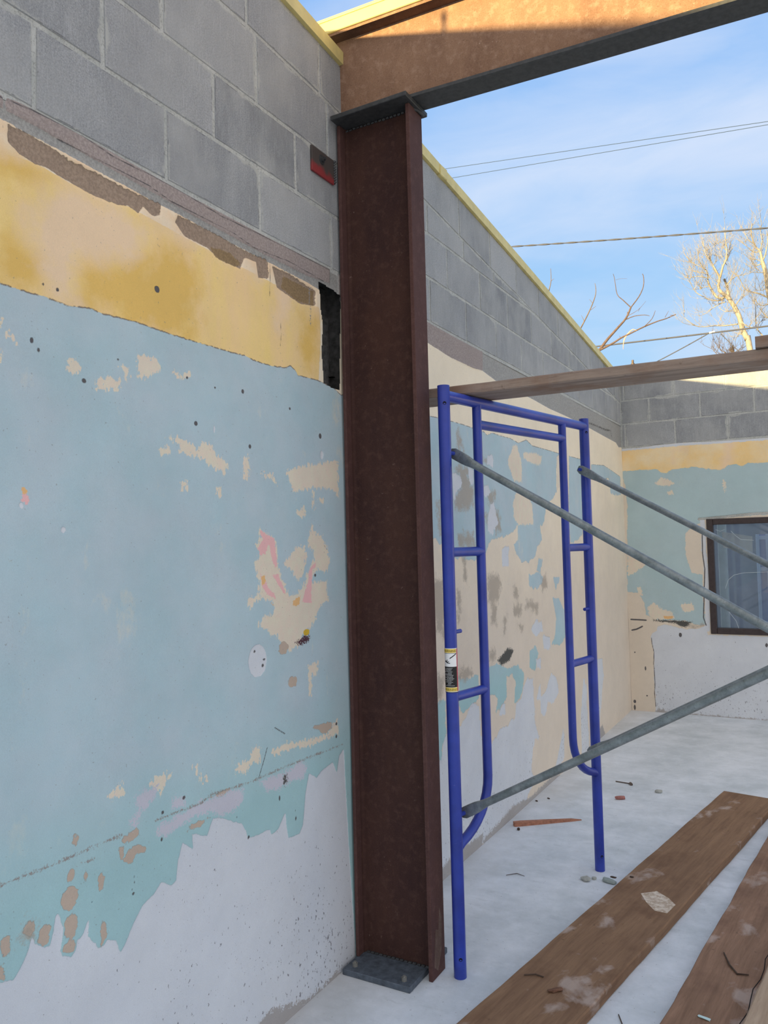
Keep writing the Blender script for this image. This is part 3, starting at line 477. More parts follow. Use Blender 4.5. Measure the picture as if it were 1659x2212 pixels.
def block_mesh(name, quads, place, parent=None):
    """quads: (u0,u1, zb0,zb1, zt0,zt1, tone); place(u, z, depth) -> point"""
    vs = []; fs = []; tn = []; quads_ok = []
    for (u0, u1, b0, b1, t0, t1, tone) in quads:
        g = .0062; k = .0016
        if t0 - b0 < .02 and t1 - b1 < .02: continue
        quads_ok.append((u0, u1, b0, b1, t0, t1))
        jit = [random.uniform(-.0016, .0016) for _ in range(8)]
        out = [(u0 + g + jit[0], b0 + g + jit[1]), (u1 - g + jit[2], b1 + g + jit[3]), (u1 - g + jit[4], max(t1 - g + jit[5], b1 + g + .004)), (u0 + g + jit[6], max(t0 - g + jit[7], b0 + g + .004))]
        cu = sum(q[0] for q in out) / 4; cz = sum(q[1] for q in out) / 4
        o = len(vs); dep = random.uniform(-.0006, .0008)
        vs += [place(u, z, -.009) for u, z in out] + [place(u, z, dep - .0016) for u, z in out]
        vs += [place(u + (k if u < cu else -k), z + (k if z < cz else -k), dep) for u, z in out]
        fs.append((o + 8, o + 9, o + 10, o + 11)); tn.append(tone)
        for a in (0, 4):
            for i in range(4):
                j = (i + 1) % 4; fs.append((o + a + i, o + a + j, o + a + 4 + j, o + a + 4 + i)); tn.append(tone)
    me = bpy.data.meshes.new(name); me.from_pydata(vs, [], fs); me.materials.append(m_block)
    ed = []
    for q, f in zip(quads_ok, range(len(quads_ok))):
        L, H = q[1] - q[0], (q[4] + q[5] - q[2] - q[3]) / 2
        ed += [0, 0, L, H, L, 0, L, H, L, H, L, H, 0, H, L, H] + [0.02, 0.02, L, H] * 32
    a2 = me.attributes.new('edge', 'FLOAT_COLOR', 'CORNER'); a2.data.foreach_set('color', ed)
    at = me.attributes.new('tone', 'FLOAT', 'FACE'); at.data.foreach_set('value', tn)
    ob = bpy.data.objects.new(name, me); C.objects.link(ob)
    if parent is not None: ob.parent = parent
    return ob


# ---- left wall: mortared core, blocks, painted plaster
Y0, Y1 = -9.0, YB
core = MB()
ys = [Y0] + [y for y in np.arange(-8.8, YB, .2) if y < 2.05] + [2.0695, 2.0705] + [y for y in np.arange(2.2, YB, .2)] + [YB + .2]
top = [zt(y) - .045 for y in ys]
X0, X1 = -.21, -.0022
n = len(ys)
vs = []
for y, t in zip(ys, top): vs += [(X1, y, -.1), (X1, y, t), (X0, y, t), (X0, y, -.1)]
fs = []
for i in range(n - 1):
    for a in range(4):
        b = (a + 1) % 4
        if a == 0: continue
        fs.append((i * 4 + a, i * 4 + b, (i + 1) * 4 + b, (i + 1) * 4 + a))
fs += [(0, 1, 2, 3), tuple((n - 1) * 4 + k for k in (3, 2, 1, 0))]
core.add(vs, fs)
# room-side mortar face only above the plaster, with the plaster strip covering the rest
vs = []
for y, t in zip(ys, top): vs += [(X1, y, 2.435), (X1, y, t)]
core.add(vs, [(i * 2, (i + 1) * 2, (i + 1) * 2 + 1, i * 2 + 1) for i in range(n - 1)])
wall_left = tag(core.build('wall_left', m_mortar), 'left wall of grey concrete blocks over peeling blue, yellow and white painted plaster', 'wall', kind='structure')

quads = []
def course(y_phase, lo, hi):
    k = math.floor((Y0 - y_phase) / PITCH); y = y_phase + k * PITCH
    while y < YB:
        a, b = max(y, Y0), min(y + PITCH, YB)
        if b - a > .02:
            t = min(1, max(0, random.gauss(.5, .22)))
            quads.append((a, b, lo(a), lo(b), hi(a), hi(b), t))
        y += PITCH
z3, z2, z1 = Z4 + COURSE, Z4 + 2 * COURSE, Z4 + 3 * COURSE
course(1.1357, lambda y: Z4, lambda y: min(z3, l1(y)))
course(1.3313, lambda y: z3, lambda y: min(z2, l1(y)))
course(1.1267, lambda y: z2, lambda y: min(z1 + .06, max(l1(y), z2)))
course(.2700, lambda y: max(l1(y), Z4 + .02), lambda y: zt(max(y, 2.08)) - .047)
block_mesh('blockwork', quads, lambda u, z, dp: (dp, u, z), wall_left)

us = np.unique(np.round(np.concatenate([np.arange(Y0, .9, .1), np.arange(.92, 2.44, .004), np.arange(2.44, 3.05, .02), np.arange(3.05, 5.4, .008), np.arange(5.4, YB, .012), [YB]]), 4))
vz = np.unique(np.round(np.concatenate([np.arange(0, 2.446, .004), [2.446]]), 4))
FL = {k: field(us, vz, sh, .14 if k in ('mustard', 'cream2') else .04) for k, sh in PAINT_LEFT.items()}
rng_u = np.sin(us * 37.0) * .3 + np.sin(us * 91.0 + 1) * .2


def place_left(U, V):
    x = np.zeros_like(U)
    x -= .006 * np.clip((FL['brown'] + .004) / .008, 0, 1)
    x -= .004 * np.clip((FL['concrete'] + .004) / .008, 0, 1)
    x += .004 * np.clip((FL['pinkblock'] + .004) / .008, 0, 1)
    x += .0015 * np.clip((FL['white'] + .002) / .004, 0, 1) * -1
    x += .0012 * np.sin(U * 5.1 + V * 3.0) + .001 * np.sin(V * 7.7 - U * 2.0)
    return np.stack([x, U, V], -1)


m_left = paint_material('peeling_paint', (222, 198, 178), set(PAINT_LEFT), (191, 181, 168))
grid_object('plaster', us, vz, place_left, FL, m_left, wall_left, FL['hole'])
# the hole broken through the plaster beside the column, with rough dark block behind it
m_recess = simple_mat('dark_rough_recess', alb(66, 66, 66), .95, .5, 45, .006)
hp = [(2.262, 2.42), (2.45, 2.42), (2.45, 1.99), (2.262, 1.99)]
rc = MB()
rc.add([(-.003, y, z) for y, z in hp] + [(-.10, y, z) for y, z in hp], [(i, (i + 1) % 4, (i + 1) % 4 + 4, i + 4) for i in range(4)] + [(4, 5, 6, 7)])
for k in range(9):
    yy = 2.27 + .02 * k; rc.box((-.10, yy, 2.0 + .04 * (k % 3)), (-.055 - .01 * (k % 4), yy + .05, 2.08 + .11 * (k % 4)))
rc.build('recess', m_recess, wall_left)

# ---- coping along the left wall
m_coping = simple_mat('yellow_painted_metal', alb(186, 174, 118), .5, .12, 14, .0004)
cp = MB(); vs = []
prof = [(.014, -.05), (.016, -.004), (.008, 0.0), (-.225, .0), (-.232, -.006), (-.232, -.05), (-.2, -.05), (0.0, -.05)]
for y in ys:
    for x, dz in prof: vs.append((x, y, zt(y) + dz))
k = len(prof)
fs = [(i * k + a, i * k + (a + 1) % k, (i + 1) * k + (a + 1) % k, (i + 1) * k + a) for i in range(len(ys) - 1) for a in range(k)]
fs += [tuple(range(k)), tuple(range((len(ys) - 1) * k, len(ys) * k))[::-1]]
cp.add(vs, fs)
coping = tag(cp.build('trim_1', m_coping), 'pale yellow metal coping along the sloping top of the left wall', 'coping', kind='structure')
rl = MB()                                      # unseen lip added behind the coping to cast the shadow edge on the beam
for i in range(len(ys) - 1):
    if ys[i + 1] <= 1.9:
        a, b = ys[i], ys[i + 1]
        rl.add([(x, y, zt(y) + dz) for y in (a, b) for x, dz in ((-.235, -.02), (-.20, -.02), (-.20, .1035), (-.235, .1035))], [(0, 1, 2, 3), (7, 6, 5, 4), (0, 4, 5, 1), (1, 5, 6, 2), (2, 6, 7, 3), (3, 7, 4, 0)])
rl.build('added_shadow_lip', m_coping, coping)
lap = MB()
for dy, h in ((0, .004),):
    y = 3.36
    for (y0, y1) in ((3.28, 3.355),):
        lap.box((-.1, y0, zt(y0) - .058), (.020, y1, zt(y0) - .006), bevel=.003)
lap.build('coping_joint', m_coping, coping)

# ---- back wall (window opening left free)
WX0, WX1, WZ0, WZ1 = .655, 1.86, .668, 1.603
BT = 2.875
bw = MB()
def bbox(x0, x1, z0, z1): bw.box((x0, YB + .0022, z0), (x1, YB + .2, z1))
bbox(-.2, WX0, -.1, BT); bbox(WX1, 6.2, -.1, BT); bbox(WX0, WX1, -.1, WZ0); bbox(WX0, WX1, WZ1, BT)
wall_back = tag(bw.build('wall_back', m_mortar), 'back wall with a cracked window, grey blocks above blue and white plaster', 'wall', kind='structure')
quads = []
ZB = Z4 - COURSE
for i, ph in enumerate((.0, .2032, .0, .2032)):
    x = .035 + (-.4064 if i % 2 == 0 else -.2032)
    while x < 6.2:
        a, b = max(x, 0.004), min(x + PITCH, 6.2)
        lo, hi = ZB + i * COURSE, min(ZB + (i + 1) * COURSE, BT)
        if b - a > .02 and hi - lo > .03: quads.append((a, b, lo, lo, hi, hi, min(1, max(0, random.gauss(.42, .2)))))
        x += PITCH
block_mesh('blockwork', quads, lambda u, z, dp: (u, YB - dp, z), wall_back)
for q in ('a',):
    ub = np.unique(np.round(np.concatenate([np.arange(0, WX0, .006), [WX0]]), 4)); vb = np.unique(np.round(np.concatenate([np.arange(0, ZB, .006), [ZB + .004]]), 4))
    parts = [(ub, vb), (np.concatenate([np.arange(WX0, WX1, .015), [WX1]]), np.concatenate([np.arange(0, WZ0, .01), [WZ0]])),
             (np.concatenate([np.arange(WX0, WX1, .01), [WX1]]), np.concatenate([np.arange(WZ1, ZB, .006), [ZB + .004]])), (np.concatenate([np.arange(WX1, 6.2, .05), [6.2]]), np.concatenate([np.arange(0, ZB, .02), [ZB + .004]]))]
m_back = paint_material('peeling_paint_back', (191, 181, 167), set(PAINT_BACK))
for u_, v_ in parts:
    FB = {k: field(u_, v_, sh, .14 if k in ('mustard', 'cream2') else .04) for k, sh in PAINT_BACK.items()}
    def place_back(U, V):
        y = YB + .004 * np.clip((FB['concrete'] + .003) / .006, 0, 1) + .001 * np.sin(U * 6 + V * 4)
        return np.stack([U, y, V], -1)
    grid_object('plaster', u_, v_, place_back, FB, m_back, wall_back)
m_cap = simple_mat('grey_cap', alb(150, 150, 146), .9, .2, 20)
MB().box((-.2, YB - .004, BT), (6.2, YB + .21, BT + .02), bevel=.004).build('cap', m_cap, wall_back)

# ---- floor and ground
m_floor, nt = new_mat('dusty_concrete_floor'); p = nt.pos()
a = nt.noise(p, 2.6, 8, .68); b = nt.noise(p, 14, 6, .65); f = nt.noise(p, 260, 3, .6)
c = nt.mix(nt.ramp(a, .38, .64), alb(166, 173, 179), alb(190, 195, 202))
c = nt.mix(nt.math('MULTIPLY', nt.ramp(b, .5, .7), .35), c, alb(198, 203, 210))
c = nt.mix(nt.math('MULTIPLY', nt.ramp(nt.noise(nt.scalevec(p, (1, 3, 1)), 7, 6, .7), .56, .7), .30), c, alb(138, 145, 150))
c = nt.mix(nt.math('MULTIPLY', nt.ramp(nt.noise(p, 85, 2, .5), .70, .74), .5), c, alb(105, 106, 110))
# tan dust near the left wall
xx = nt.n('ShaderNodeSeparateXYZ', {0: p}).outputs[0]
c = nt.mix(nt.math('MULTIPLY', nt.ramp(nt.math('ADD', xx, nt.math('MULTIPLY', a, .3)), .42, .14), .35), c, alb(176, 170, 164))
principled(nt, c, .8, 0, nt.math('ADD', f, nt.math('MULTIPLY', b, 2)), .0012, .5, .3)
tag(MB().box((-.004, -9.0, -.1), (6.2, YB + .005, 0)).build('floor', m_floor), 'pale dusty concrete floor', 'floor', kind='structure')
m_ground = simple_mat('dry_ground', (.30, .25, .2, 1), .95, .3, 3)
tag(MB().box((-60, -30, -.3), (60, 90, -.1)).build('ground', m_ground), 'bare ground outside the walls', 'ground', kind='structure')

# ------------------------------------------------------------------ rusty steel frame
def rust_mat(name, dark, mid, light, speck):
    m, nt = new_mat(name); p = nt.pos()
    a = nt.noise(nt.scalevec(p, (1, 1, .35)), 7, 7, .68); f = nt.noise(p, 230, 4, .7); g = nt.noise(p, 34, 5, .65)
    c = nt.mix(nt.ramp(a, .34, .66), alb(*dark), alb(*mid))
    c = nt.mix(nt.math('MULTIPLY', nt.ramp(g, .5, .68), .55), c, alb(*light))
    c = nt.mix(nt.math('MULTIPLY', nt.ramp(f, .56, .68), .45), c, alb(*light))
    c = nt.mix(nt.ramp(f, .42, .34, 0, .45), c, alb(*[v * .55 for v in dark]))
    sp = nt.math('MULTIPLY', nt.ramp(nt.noise(p, 60, 6, .75), .64, .70), nt.ramp(nt.noise(p, 5, 3), .5, .62))
    c = nt.mix(nt.math('MULTIPLY', sp, .7), c, alb(*speck))
    principled(nt, c, .82, .0, f, .001, .6, .25)
    return m


m_rust_col = rust_mat('rust_column', (48, 31, 30), (62, 41, 35), (74, 53, 47), (128, 108, 102))
m_rust_flange = rust_mat('rust_flange', (66, 46, 44), (76, 53, 50), (88, 64, 60), (150, 128, 118))
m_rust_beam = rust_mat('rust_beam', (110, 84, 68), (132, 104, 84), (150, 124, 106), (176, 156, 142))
m_mill = simple_mat('dark_mill_steel', alb(58, 60, 62), .55, .25, 60, .0004, .3)
m_plate = simple_mat('dark_plate_steel', alb(74, 82, 92), .6, .35, 45, .0008, .2)
m_bolt = simple_mat('zinc_bolt', alb(120, 120, 116), .45, .2, 60, .0003, .4)
m_hole = simple_mat('dark_hole', (.006, .006, .007, 1), .9, .1, 20)

col = empty('steel_post', (.15, 2.448, 0), 'tall rusty steel column standing against the peeling left wall', 'column')
MB().box((.0205, 2.443, .012), (.291, 2.453, 2.990)).build('web', m_rust_col, col)
MB().box((.008, 2.398, .020), (.0205, 2.498, 2.990), bevel=.0015).build('flange', m_rust_flange, col)
MB().box((.2905, 2.398, .0), (.305, 2.498, 2.990), bevel=.0015).build('flange', m_rust_flange, col)
# rounded fillets where web meets flanges
fl = MB()
for sx, x in ((1, .0205), (-1, .2905)):
    for sy, y in ((-1, 2.443), (1, 2.453)):
        pts = [(x, y)] + [(x + sx * (.012 - .012 * math.sin(t)), y + sy * (.012 - .012 * math.cos(t))) for t in [i * math.pi / 10 for i in range(6)]]
        if sx * sy < 0: pts = pts[::-1]
        fl.prism(pts, .012, 2.990)
fl.build('web_fillet', m_rust_col, col)
tag(MB().box((.009, 2.352, 2.990), (.318, 2.52, 3.006), bevel=.002).build('cap_plate', m_mill, col), 'dark cap plate under the beam')
bp = tag(MB().box((.009, 2.306, .0), (.268, 2.595, .020), bevel=.002).build('base_plate', m_plate, col), 'dark steel base plate on the floor')
for x, y in ((.040, 2.34), (.232, 2.335)):
    b = MB(); b.tube([(x, y, .019), (x, y, .031)], .010, 6); b.tube([(x, y, .03), (x, y, .036)], .005, 10)
    b.build('anchor_bolt', m_bolt, bp)
wb = MB()
for i in range(16):
    x = .03 + i * .0165
    wb.tube([(x, 2.441, .021), (x + .012, 2.440, .022)], random.uniform(.004, .0065), 7)
wb.build('weld_bead', m_mill, col)
wt = MB()
for i in range(18):
    x = .022 + i * .0155
    wt.tube([(x, 2.440, 2.987 - random.uniform(0, .004)), (x + .011, 2.440, 2.986)], random.uniform(.003, .0055), 7)
wt.tube([(.300, 2.44, 2.989), (.312, 2.46, 2.987), (.311, 2.50, 2.988)], .006, 7)
wt.build('weld_bead', m_mill, col)
# a patch of pale scraped paint near the foot of the outer flange
MB().prism([(2.415, .02), (2.44, .0), (2.47, .05), (2.478, .16), (2.462, .20), (2.45, .13), (2.43, .14), (2.42, .08)], .3051, .3054, xf=lambda v: Vector((v.z, v.x, v.y + .02))).build('scraped_patch', rust_mat('scrape', (76, 60, 54), (92, 76, 68), (108, 92, 84), (140, 126, 116)), col)

SL = -.036
def shear(v): return Vector((v.x, v.y, v.z + SL * v.x))
beam = empty('steel_girder', (.3, 2.449, 3.006), 'brown rusty steel I-beam spanning overhead from the top of the column', 'beam')
MB().box((-.012, 2.4445, 3.022), (6.4, 2.4535, 3.334), xf=shear).build('web', m_rust_beam, beam)
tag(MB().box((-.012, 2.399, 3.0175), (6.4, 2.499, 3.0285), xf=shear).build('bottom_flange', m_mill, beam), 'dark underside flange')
tf = MB(); tf.box((-.03, 2.399, 3.334), (6.4, 2.499, 3.344), xf=shear); tf.m[0] = 1     # shade under the flange put into the underside's colour
tf.build('top_flange', [m_rust_beam, rust_mat('shaded_rust_underside', (70, 50, 40), (82, 60, 48), (92, 70, 58), (120, 100, 90))], beam)
m_yel = simple_mat('yellow_trim_paint', (.80, .66, .27, 1), .5, .06, 10, .0003)
strip = MB()
strip.box((-.065, 2.392, 3.3445), (6.4, 2.53, 3.398), xf=shear, bevel=.002)
strip.box((-.065, 2.389, 3.390), (6.4, 2.396, 3.401), xf=shear)
tag(strip.build('roof_edge_strip', m_yel), 'bright yellow metal edge strip lying along the top of the rusty beam', 'roof trim')
# welded clip between wall and column
cl_ = empty('wall_clip', (.005, 2.30, 2.80), 'small dark red steel clip bolted to the block wall beside the column', 'bracket')
m_clip, nt = new_mat('red_oxide_clip'); p = nt.pos()
zc = nt.math('ADD', nt.n('ShaderNodeSeparateXYZ', {0: p}).outputs[2], nt.math('MULTIPLY', nt.math('SUBTRACT', nt.noise(p, 30, 5), .5), .06))
principled(nt, nt.mix(nt.ramp(zc, 2.80, 2.775), alb(64, 58, 56), alb(120, 44, 46)), .6, 0, nt.noise(p, 80), .0005)
MB().box((.001, 2.232, 2.760), (.009, 2.372, 2.850), bevel=.001).build('plate', m_clip, cl_)
b = MB(); b.tube([(.008, 2.292, 2.820), (.011, 2.292, 2.820)], .017, 18); b.tube([(.010, 2.292, 2.820), (.019, 2.292, 2.820)], .010, 6); b.tube([(.018, 2.292, 2.82), (.026, 2.292, 2.82)], .005, 10)
b.build('bolt', m_mill, cl_)
w_ = MB()
for i in range(9): w_.tube([(.008, 2.372, 2.765 + i * .0095), (.011, 2.376, 2.773 + i * .0095)], .005, 7)
w_.build('weld_bead', m_mill, cl_)

# ------------------------------------------------------------------ scaffold end frame
m_blue, nt = new_mat('blue_scaffold_paint'); p = nt.pos()
a = nt.noise(p, 9, 5); f = nt.noise(p, 120, 4, .7)
c = nt.mix(nt.ramp(a, .35, .65), alb(33, 48, 126), alb(40, 58, 148))
c = nt.mix(nt.math('MULTIPLY', nt.ramp(f, .66, .72), .5), c, alb(90, 96, 156))
pb = principled(nt, c, .33, 0, f, .0003, .3, .5)
FA = Vector((.3719, 2.4726, 0)); FE = Vector((.1876, .9822, 0)); FN = Vector((.9822, -.1876, 0)); FW = 1.0804


def fp(s, z, n=0.0): return FA + FE * s + FN * n + Vector((0, 0, z))


fr = empty('scaffold', tuple(fp(FW / 2, 0)), 'blue tubular scaffold end frame standing on the floor beside the column', 'scaffold')
RL, RI, RR = .0213, .0168, .0168
CAMDIR = None
for s, sgn in ((0, 1), (FW, -1)):
    g = MB(); g.tube([fp(s, 0), fp(s, 2.0)], RL, 28)
    # through-holes at the top and bottom, seen as dark openings facing the camera
    tocam = (Vector((1.506, 0, 0)) - fp(s, 0)); tocam.z = 0; tocam.normalize(); ang0 = math.atan2(tocam.y, tocam.x) + (.12 if s == 0 else .5)
    for z in (1.936, .066):
        pts = []
        for k in range(12):
            t = 2 * math.pi * k / 12; da = .0062 * math.cos(t) / RL; dzz = .0062 * math.sin(t)
            q = fp(s, z + dzz); pts.append((q.x + (RL + .0003) * math.cos(ang0 + da), q.y + (RL + .0003) * math.sin(ang0 + da), q.z))
        g.add(pts, [tuple(range(12))], 1)
    g.build('leg', [m_blue, m_hole], fr)
    i0 = .205 if s == 0 else .868
    # inner upright, bent out to the leg at its foot
    pts = [fp(i0, 1.955), fp(i0, 1.2), fp(i0, .62)]
    span = (s - i0); R_ = .16
    for k in range(1, 9):
        t = k / 8 * math.pi / 2 * .82
        pts.append(fp(i0 + span * .85 * (1 - math.cos(t)) / (1 - math.cos(math.pi / 2 * .82)), .62 - .185 * math.sin(t) / math.sin(math.pi / 2 * .82)))
    pts.append(fp(s - sgn * -.012, .425))
    g = MB(); g.tube(pts, RI, 20, axis=FN); g.build('inner_upright', m_blue, fr)
    for z in (1.423, .928):
        g = MB(); g.tube([fp(s, z), fp(i0, z)], RR * (1.0 if z > 1 else .95), 18); g.build('rung', m_blue, fr)
    for z in (1.768, 1.149, .528):
        g = MB(); e0 = s + sgn * .018; g.tube([fp(e0, z), fp(e0 + sgn * .042, z)], .0072, 12); g.tube([fp(e0 + sgn * .042, z), fp(e0 + sgn * .046, z)], .0045, 12)
        g.build('brace_pin', m_blue, fr)
g = MB(); g.tube([fp(.0, 1.966), fp(FW, 1.966)], .0195, 24); g.build('top_rail', m_blue, fr)
g = MB(); g.tube([fp(.205, 1.886), fp(.868, 1.893)], RI, 20); g.build('inner_rail', m_blue, fr)

# warning label wrapped round the near leg
m_white = simple_mat('label_white', alb(206, 208, 214), .5, .04, 30, .0001)
m_black = simple_mat('label_black', (.016, .016, .016, 1), .5, .3, 120, .0001)
m_yellow = simple_mat('label_yellow', alb(210, 180, 84), .5, .15, 60, .0001)
m_red = simple_mat('label_red', alb(176, 60, 66), .5, .15, 60, .0001)
m_ink = simple_mat('label_ink', alb(86, 80, 50), .5, .1, 60, .0001)
LA = math.atan2(-2.4726, 1.506 - .3719)          # the direction of the camera seen from the leg


def wrap(u, z, lift=.0005):                       # u metres to the right along the label, z height
    a = LA + u / RL
    return (FA.x + (RL + lift) * math.cos(a), FA.y + (RL + lift) * math.sin(a), z)


def patch(mb, u0, u1, z0, z1, lift=.0005, mi=0):
    k = max(2, int(abs(u1 - u0) / .003)); vs = []
    for i in range(k + 1):
        u = u0 + (u1 - u0) * i / k; vs += [wrap(u, z0, lift), wrap(u, z1, lift)]
    mb.add(vs, [(2 * i, 2 * i + 2, 2 * i + 3, 2 * i + 1) for i in range(k)], mi)


lab = MB()
mats = [m_white, m_black, m_yellow, m_red, m_ink]
ZL, ZH = .950, 1.098
patch(lab, -.036, .026, ZL, ZH, .0005, 0)
patch(lab, -.036, .0205, .967, 1.036, .0008, 1)
patch(lab, -.036, .0185, 1.083, 1.096, .0008, 2); patch(lab, -.036, .0205, .953, .966, .0008, 2)
patch(lab, .0205, .0255, .953, 1.097, .0009, 3)
patch(lab, -.036, .0205, 1.0805, 1.0815, .0009, 1); patch(lab, -.036, .024, ZL - .0012, ZL + .001, .0009, 1)


def stroke(u0, z0, u1, z1, wdt, mi, lift=.001):
    du, dz_ = u1 - u0, z1 - z0; L = math.hypot(du, dz_); nx, nz = -dz_ / L * wdt / 2, du / L * wdt / 2; k = 5; vs = []
    for i in range(k + 1):
        u = u0 + du * i / k; z = z0 + dz_ * i / k; vs += [wrap(u - nx, z - nz, lift), wrap(u + nx, z + nz, lift)]
    lab.add(vs, [(2 * i, 2 * i + 2, 2 * i + 3, 2 * i + 1) for i in range(k)], mi)


stroke(-.005, 1.064, .018, 1.080, .003, 1)                               # tilted plank
stroke(-.021, 1.056, -.014, 1.049, .0035, 1); stroke(-.014, 1.049, -.004, 1.048, .0022, 1); stroke(-.017, 1.052, -.024, 1.053, .002, 1)
stroke(-.016, 1.052, -.014, 1.060, .0022, 1); stroke(-.014, 1.051, -.008, 1.054, .002, 1); stroke(-.022, 1.057, -.0205, 1.0545, .004, 1)   # falling figure
rr = random.Random(3)
for k in range(16):                                                       # lines of tiny white print
    z = 1.031 - k * .0039; ln = rr.choice((.030, .022, .014, .026, .034, .012, .018)); u = -.010 - ln / 2 + rr.uniform(-.004, .006)
    e = u + ln
    while u < e - .001:
        q = rr.uniform(.0015, .004); stroke(u, z, min(e, u + q), z, .0011, 0); u += q + .0012


def wrapped_text(txt, u0, z0, size, width, mi):
    cu = bpy.data.curves.new('t', 'FONT'); cu.body = txt; cu.size = size
    ob = bpy.data.objects.new('t', cu); C.objects.link(ob)
    bpy.context.view_layer.update()
    me = bpy.data.meshes.new_from_object(ob.evaluated_get(bpy.context.evaluated_depsgraph_get()))
    xs = [v.co.x for v in me.vertices]; k = width / (max(xs) - min(xs))
    vs = [wrap(u0 + (v.co.x - min(xs)) * k, z0 + v.co.y, .0011) for v in me.vertices]
    lab.add(vs, [tuple(pl.vertices) for pl in me.polygons], mi)
    C.objects.unlink(ob); bpy.data.objects.remove(ob); bpy.data.meshes.remove(me); bpy.data.curves.remove(cu)


wrapped_text('WARNING', -.034, 1.0855, .0105, .053, 4)
wrapped_text('WARNING', -.033, .9555, .0105, .053, 4)
tag(lab.build('warning_label', mats, fr), 'yellow, white and black warning sticker on the near leg')

# cross braces: two hinged bars per side
m_galv, nt = new_mat('galvanised_tube'); p = nt.pos()
a = nt.noise(p, 22, 6, .7); f = nt.noise(p, 140, 4, .7)
c = nt.mix(nt.ramp(a, .35, .68), alb(92, 101, 103), alb(128, 136, 139))
c = nt.mix(nt.math('MULTIPLY', nt.ramp(f, .56, .66), .5), c, alb(74, 78, 80))
principled(nt, c, .42, .35, f, .0004, .5, .5)
m_galv_d = simple_mat('flattened_end', alb(84, 90, 92), .5, .25, 60, .0004, .3)


def cross_brace(s, label, sgn):
    root = empty('cross_brace', tuple(fp(s, .528)), label, 'brace', 'cross braces of the scaffold')
    Ln = 2.134
    for z0, z1, off in ((1.768, .563, .0), (.528, 1.733, .0)):
        off = .012 * (1 if z0 > 1 else -1) * .6
        d = Vector((0, 0, z1 - z0)) + FN * Ln; d.normalize(); tot = math.hypot(Ln, z1 - z0)
        P = lambda t: fp(s, z0) + d * t + FE * off * min(1, max(0, t - .05) / .3)
        ts = [-.016, .0, .035, .06, .085, .11, .5, 1.0, 1.5, tot - .11, tot - .06, tot - .035, tot + .016]
        w = {0: (.002, .012), 1: (.0022, .0195), 2: (.0022, .0195), 3: (.005, .0185), 4: (.0105, .0150), 5: (.013, .013)}
        fl = [w.get(i, (.013, .013)) for i in range(len(ts))]
        fl[-3] = (.0105, .015); fl[-2] = (.0022, .0195); fl[-1] = (.002, .012); fl[-4] = (.013, .013)
        g = MB(); g.tube([P(t) for t in ts], .013, 20, flat=fl, axis=FE)
        g.build('tube', m_galv, root)
    zc = (1.768 + .563) / 2
    g = MB(); q = fp(s, zc) + FN * Ln / 2; g.tube([q - FE * .03, q + FE * .03], .006, 10); g.build('hinge_rivet', m_galv_d, root)


cross_brace(.052, 'galvanised cross brace pinned to the near leg of the blue frame', 1)
cross_brace(FW - .045, 'galvanised cross brace pinned to the far leg of the blue frame', -1)

# ------------------------------------------------------------------ timber
def wood_mat(name, cols, along, stain=None, dust=0.0, ends=None):
    m, nt = new_mat(name); p = nt.pos()
    sc = (1, 14, 14) if along == 'X' else (14, 1, 14)
    g = nt.noise(nt.scalevec(p, sc), 3.2, 8, .62, .6); g2 = nt.noise(nt.scalevec(p, tuple(k * 2.4 for k in sc)), 6, 6, .7, .3)
    c = nt.mix(nt.ramp(g, .32, .68), alb(*cols[0]), alb(*cols[1]))
    c = nt.mix(nt.math('MULTIPLY', nt.ramp(g2, .52, .7), .5), c, alb(*cols[2]))
    if stain:
        b = nt.noise(p, 4.5, 6, .6); c = nt.mix(nt.math('MULTIPLY', nt.ramp(b, .50, .66), .6), c, alb(*stain))
    if dust:
        b = nt.noise(nt.scalevec(p, (1, .8, 1)), 6.5, 5, .55, .3); c = nt.mix(nt.math('MULTIPLY', nt.ramp(b, .58, .66), dust), c, alb(166, 154, 148))
    d = nt.noise(p, 24, 4, .7); c = nt.mix(nt.math('MULTIPLY', nt.ramp(d, .66, .72), .5), c, alb(62, 46, 36))
    principled(nt, c, .8, 0, nt.math('ADD', g, g2), .0015, .5, .25)
    return m


m_grey_wood = wood_mat('weathered_plank', ((114, 101, 93), (146, 131, 120), (98, 82, 72)), 'X', (112, 82, 62))
m_plank_a = wood_mat('brown_plank', ((104, 80, 62), (124, 98, 76), (90, 68, 52)), 'Y', (92, 68, 52), .55)
m_plank_b = wood_mat('brown_plank_dusty', ((108, 84, 68), (132, 104, 86), (92, 70, 56)), 'Y', (94, 70, 58), .5)
m_plank_c = wood_mat('tan_plank', ((138, 120, 102), (156, 138, 120), (126, 106, 90)), 'Y')


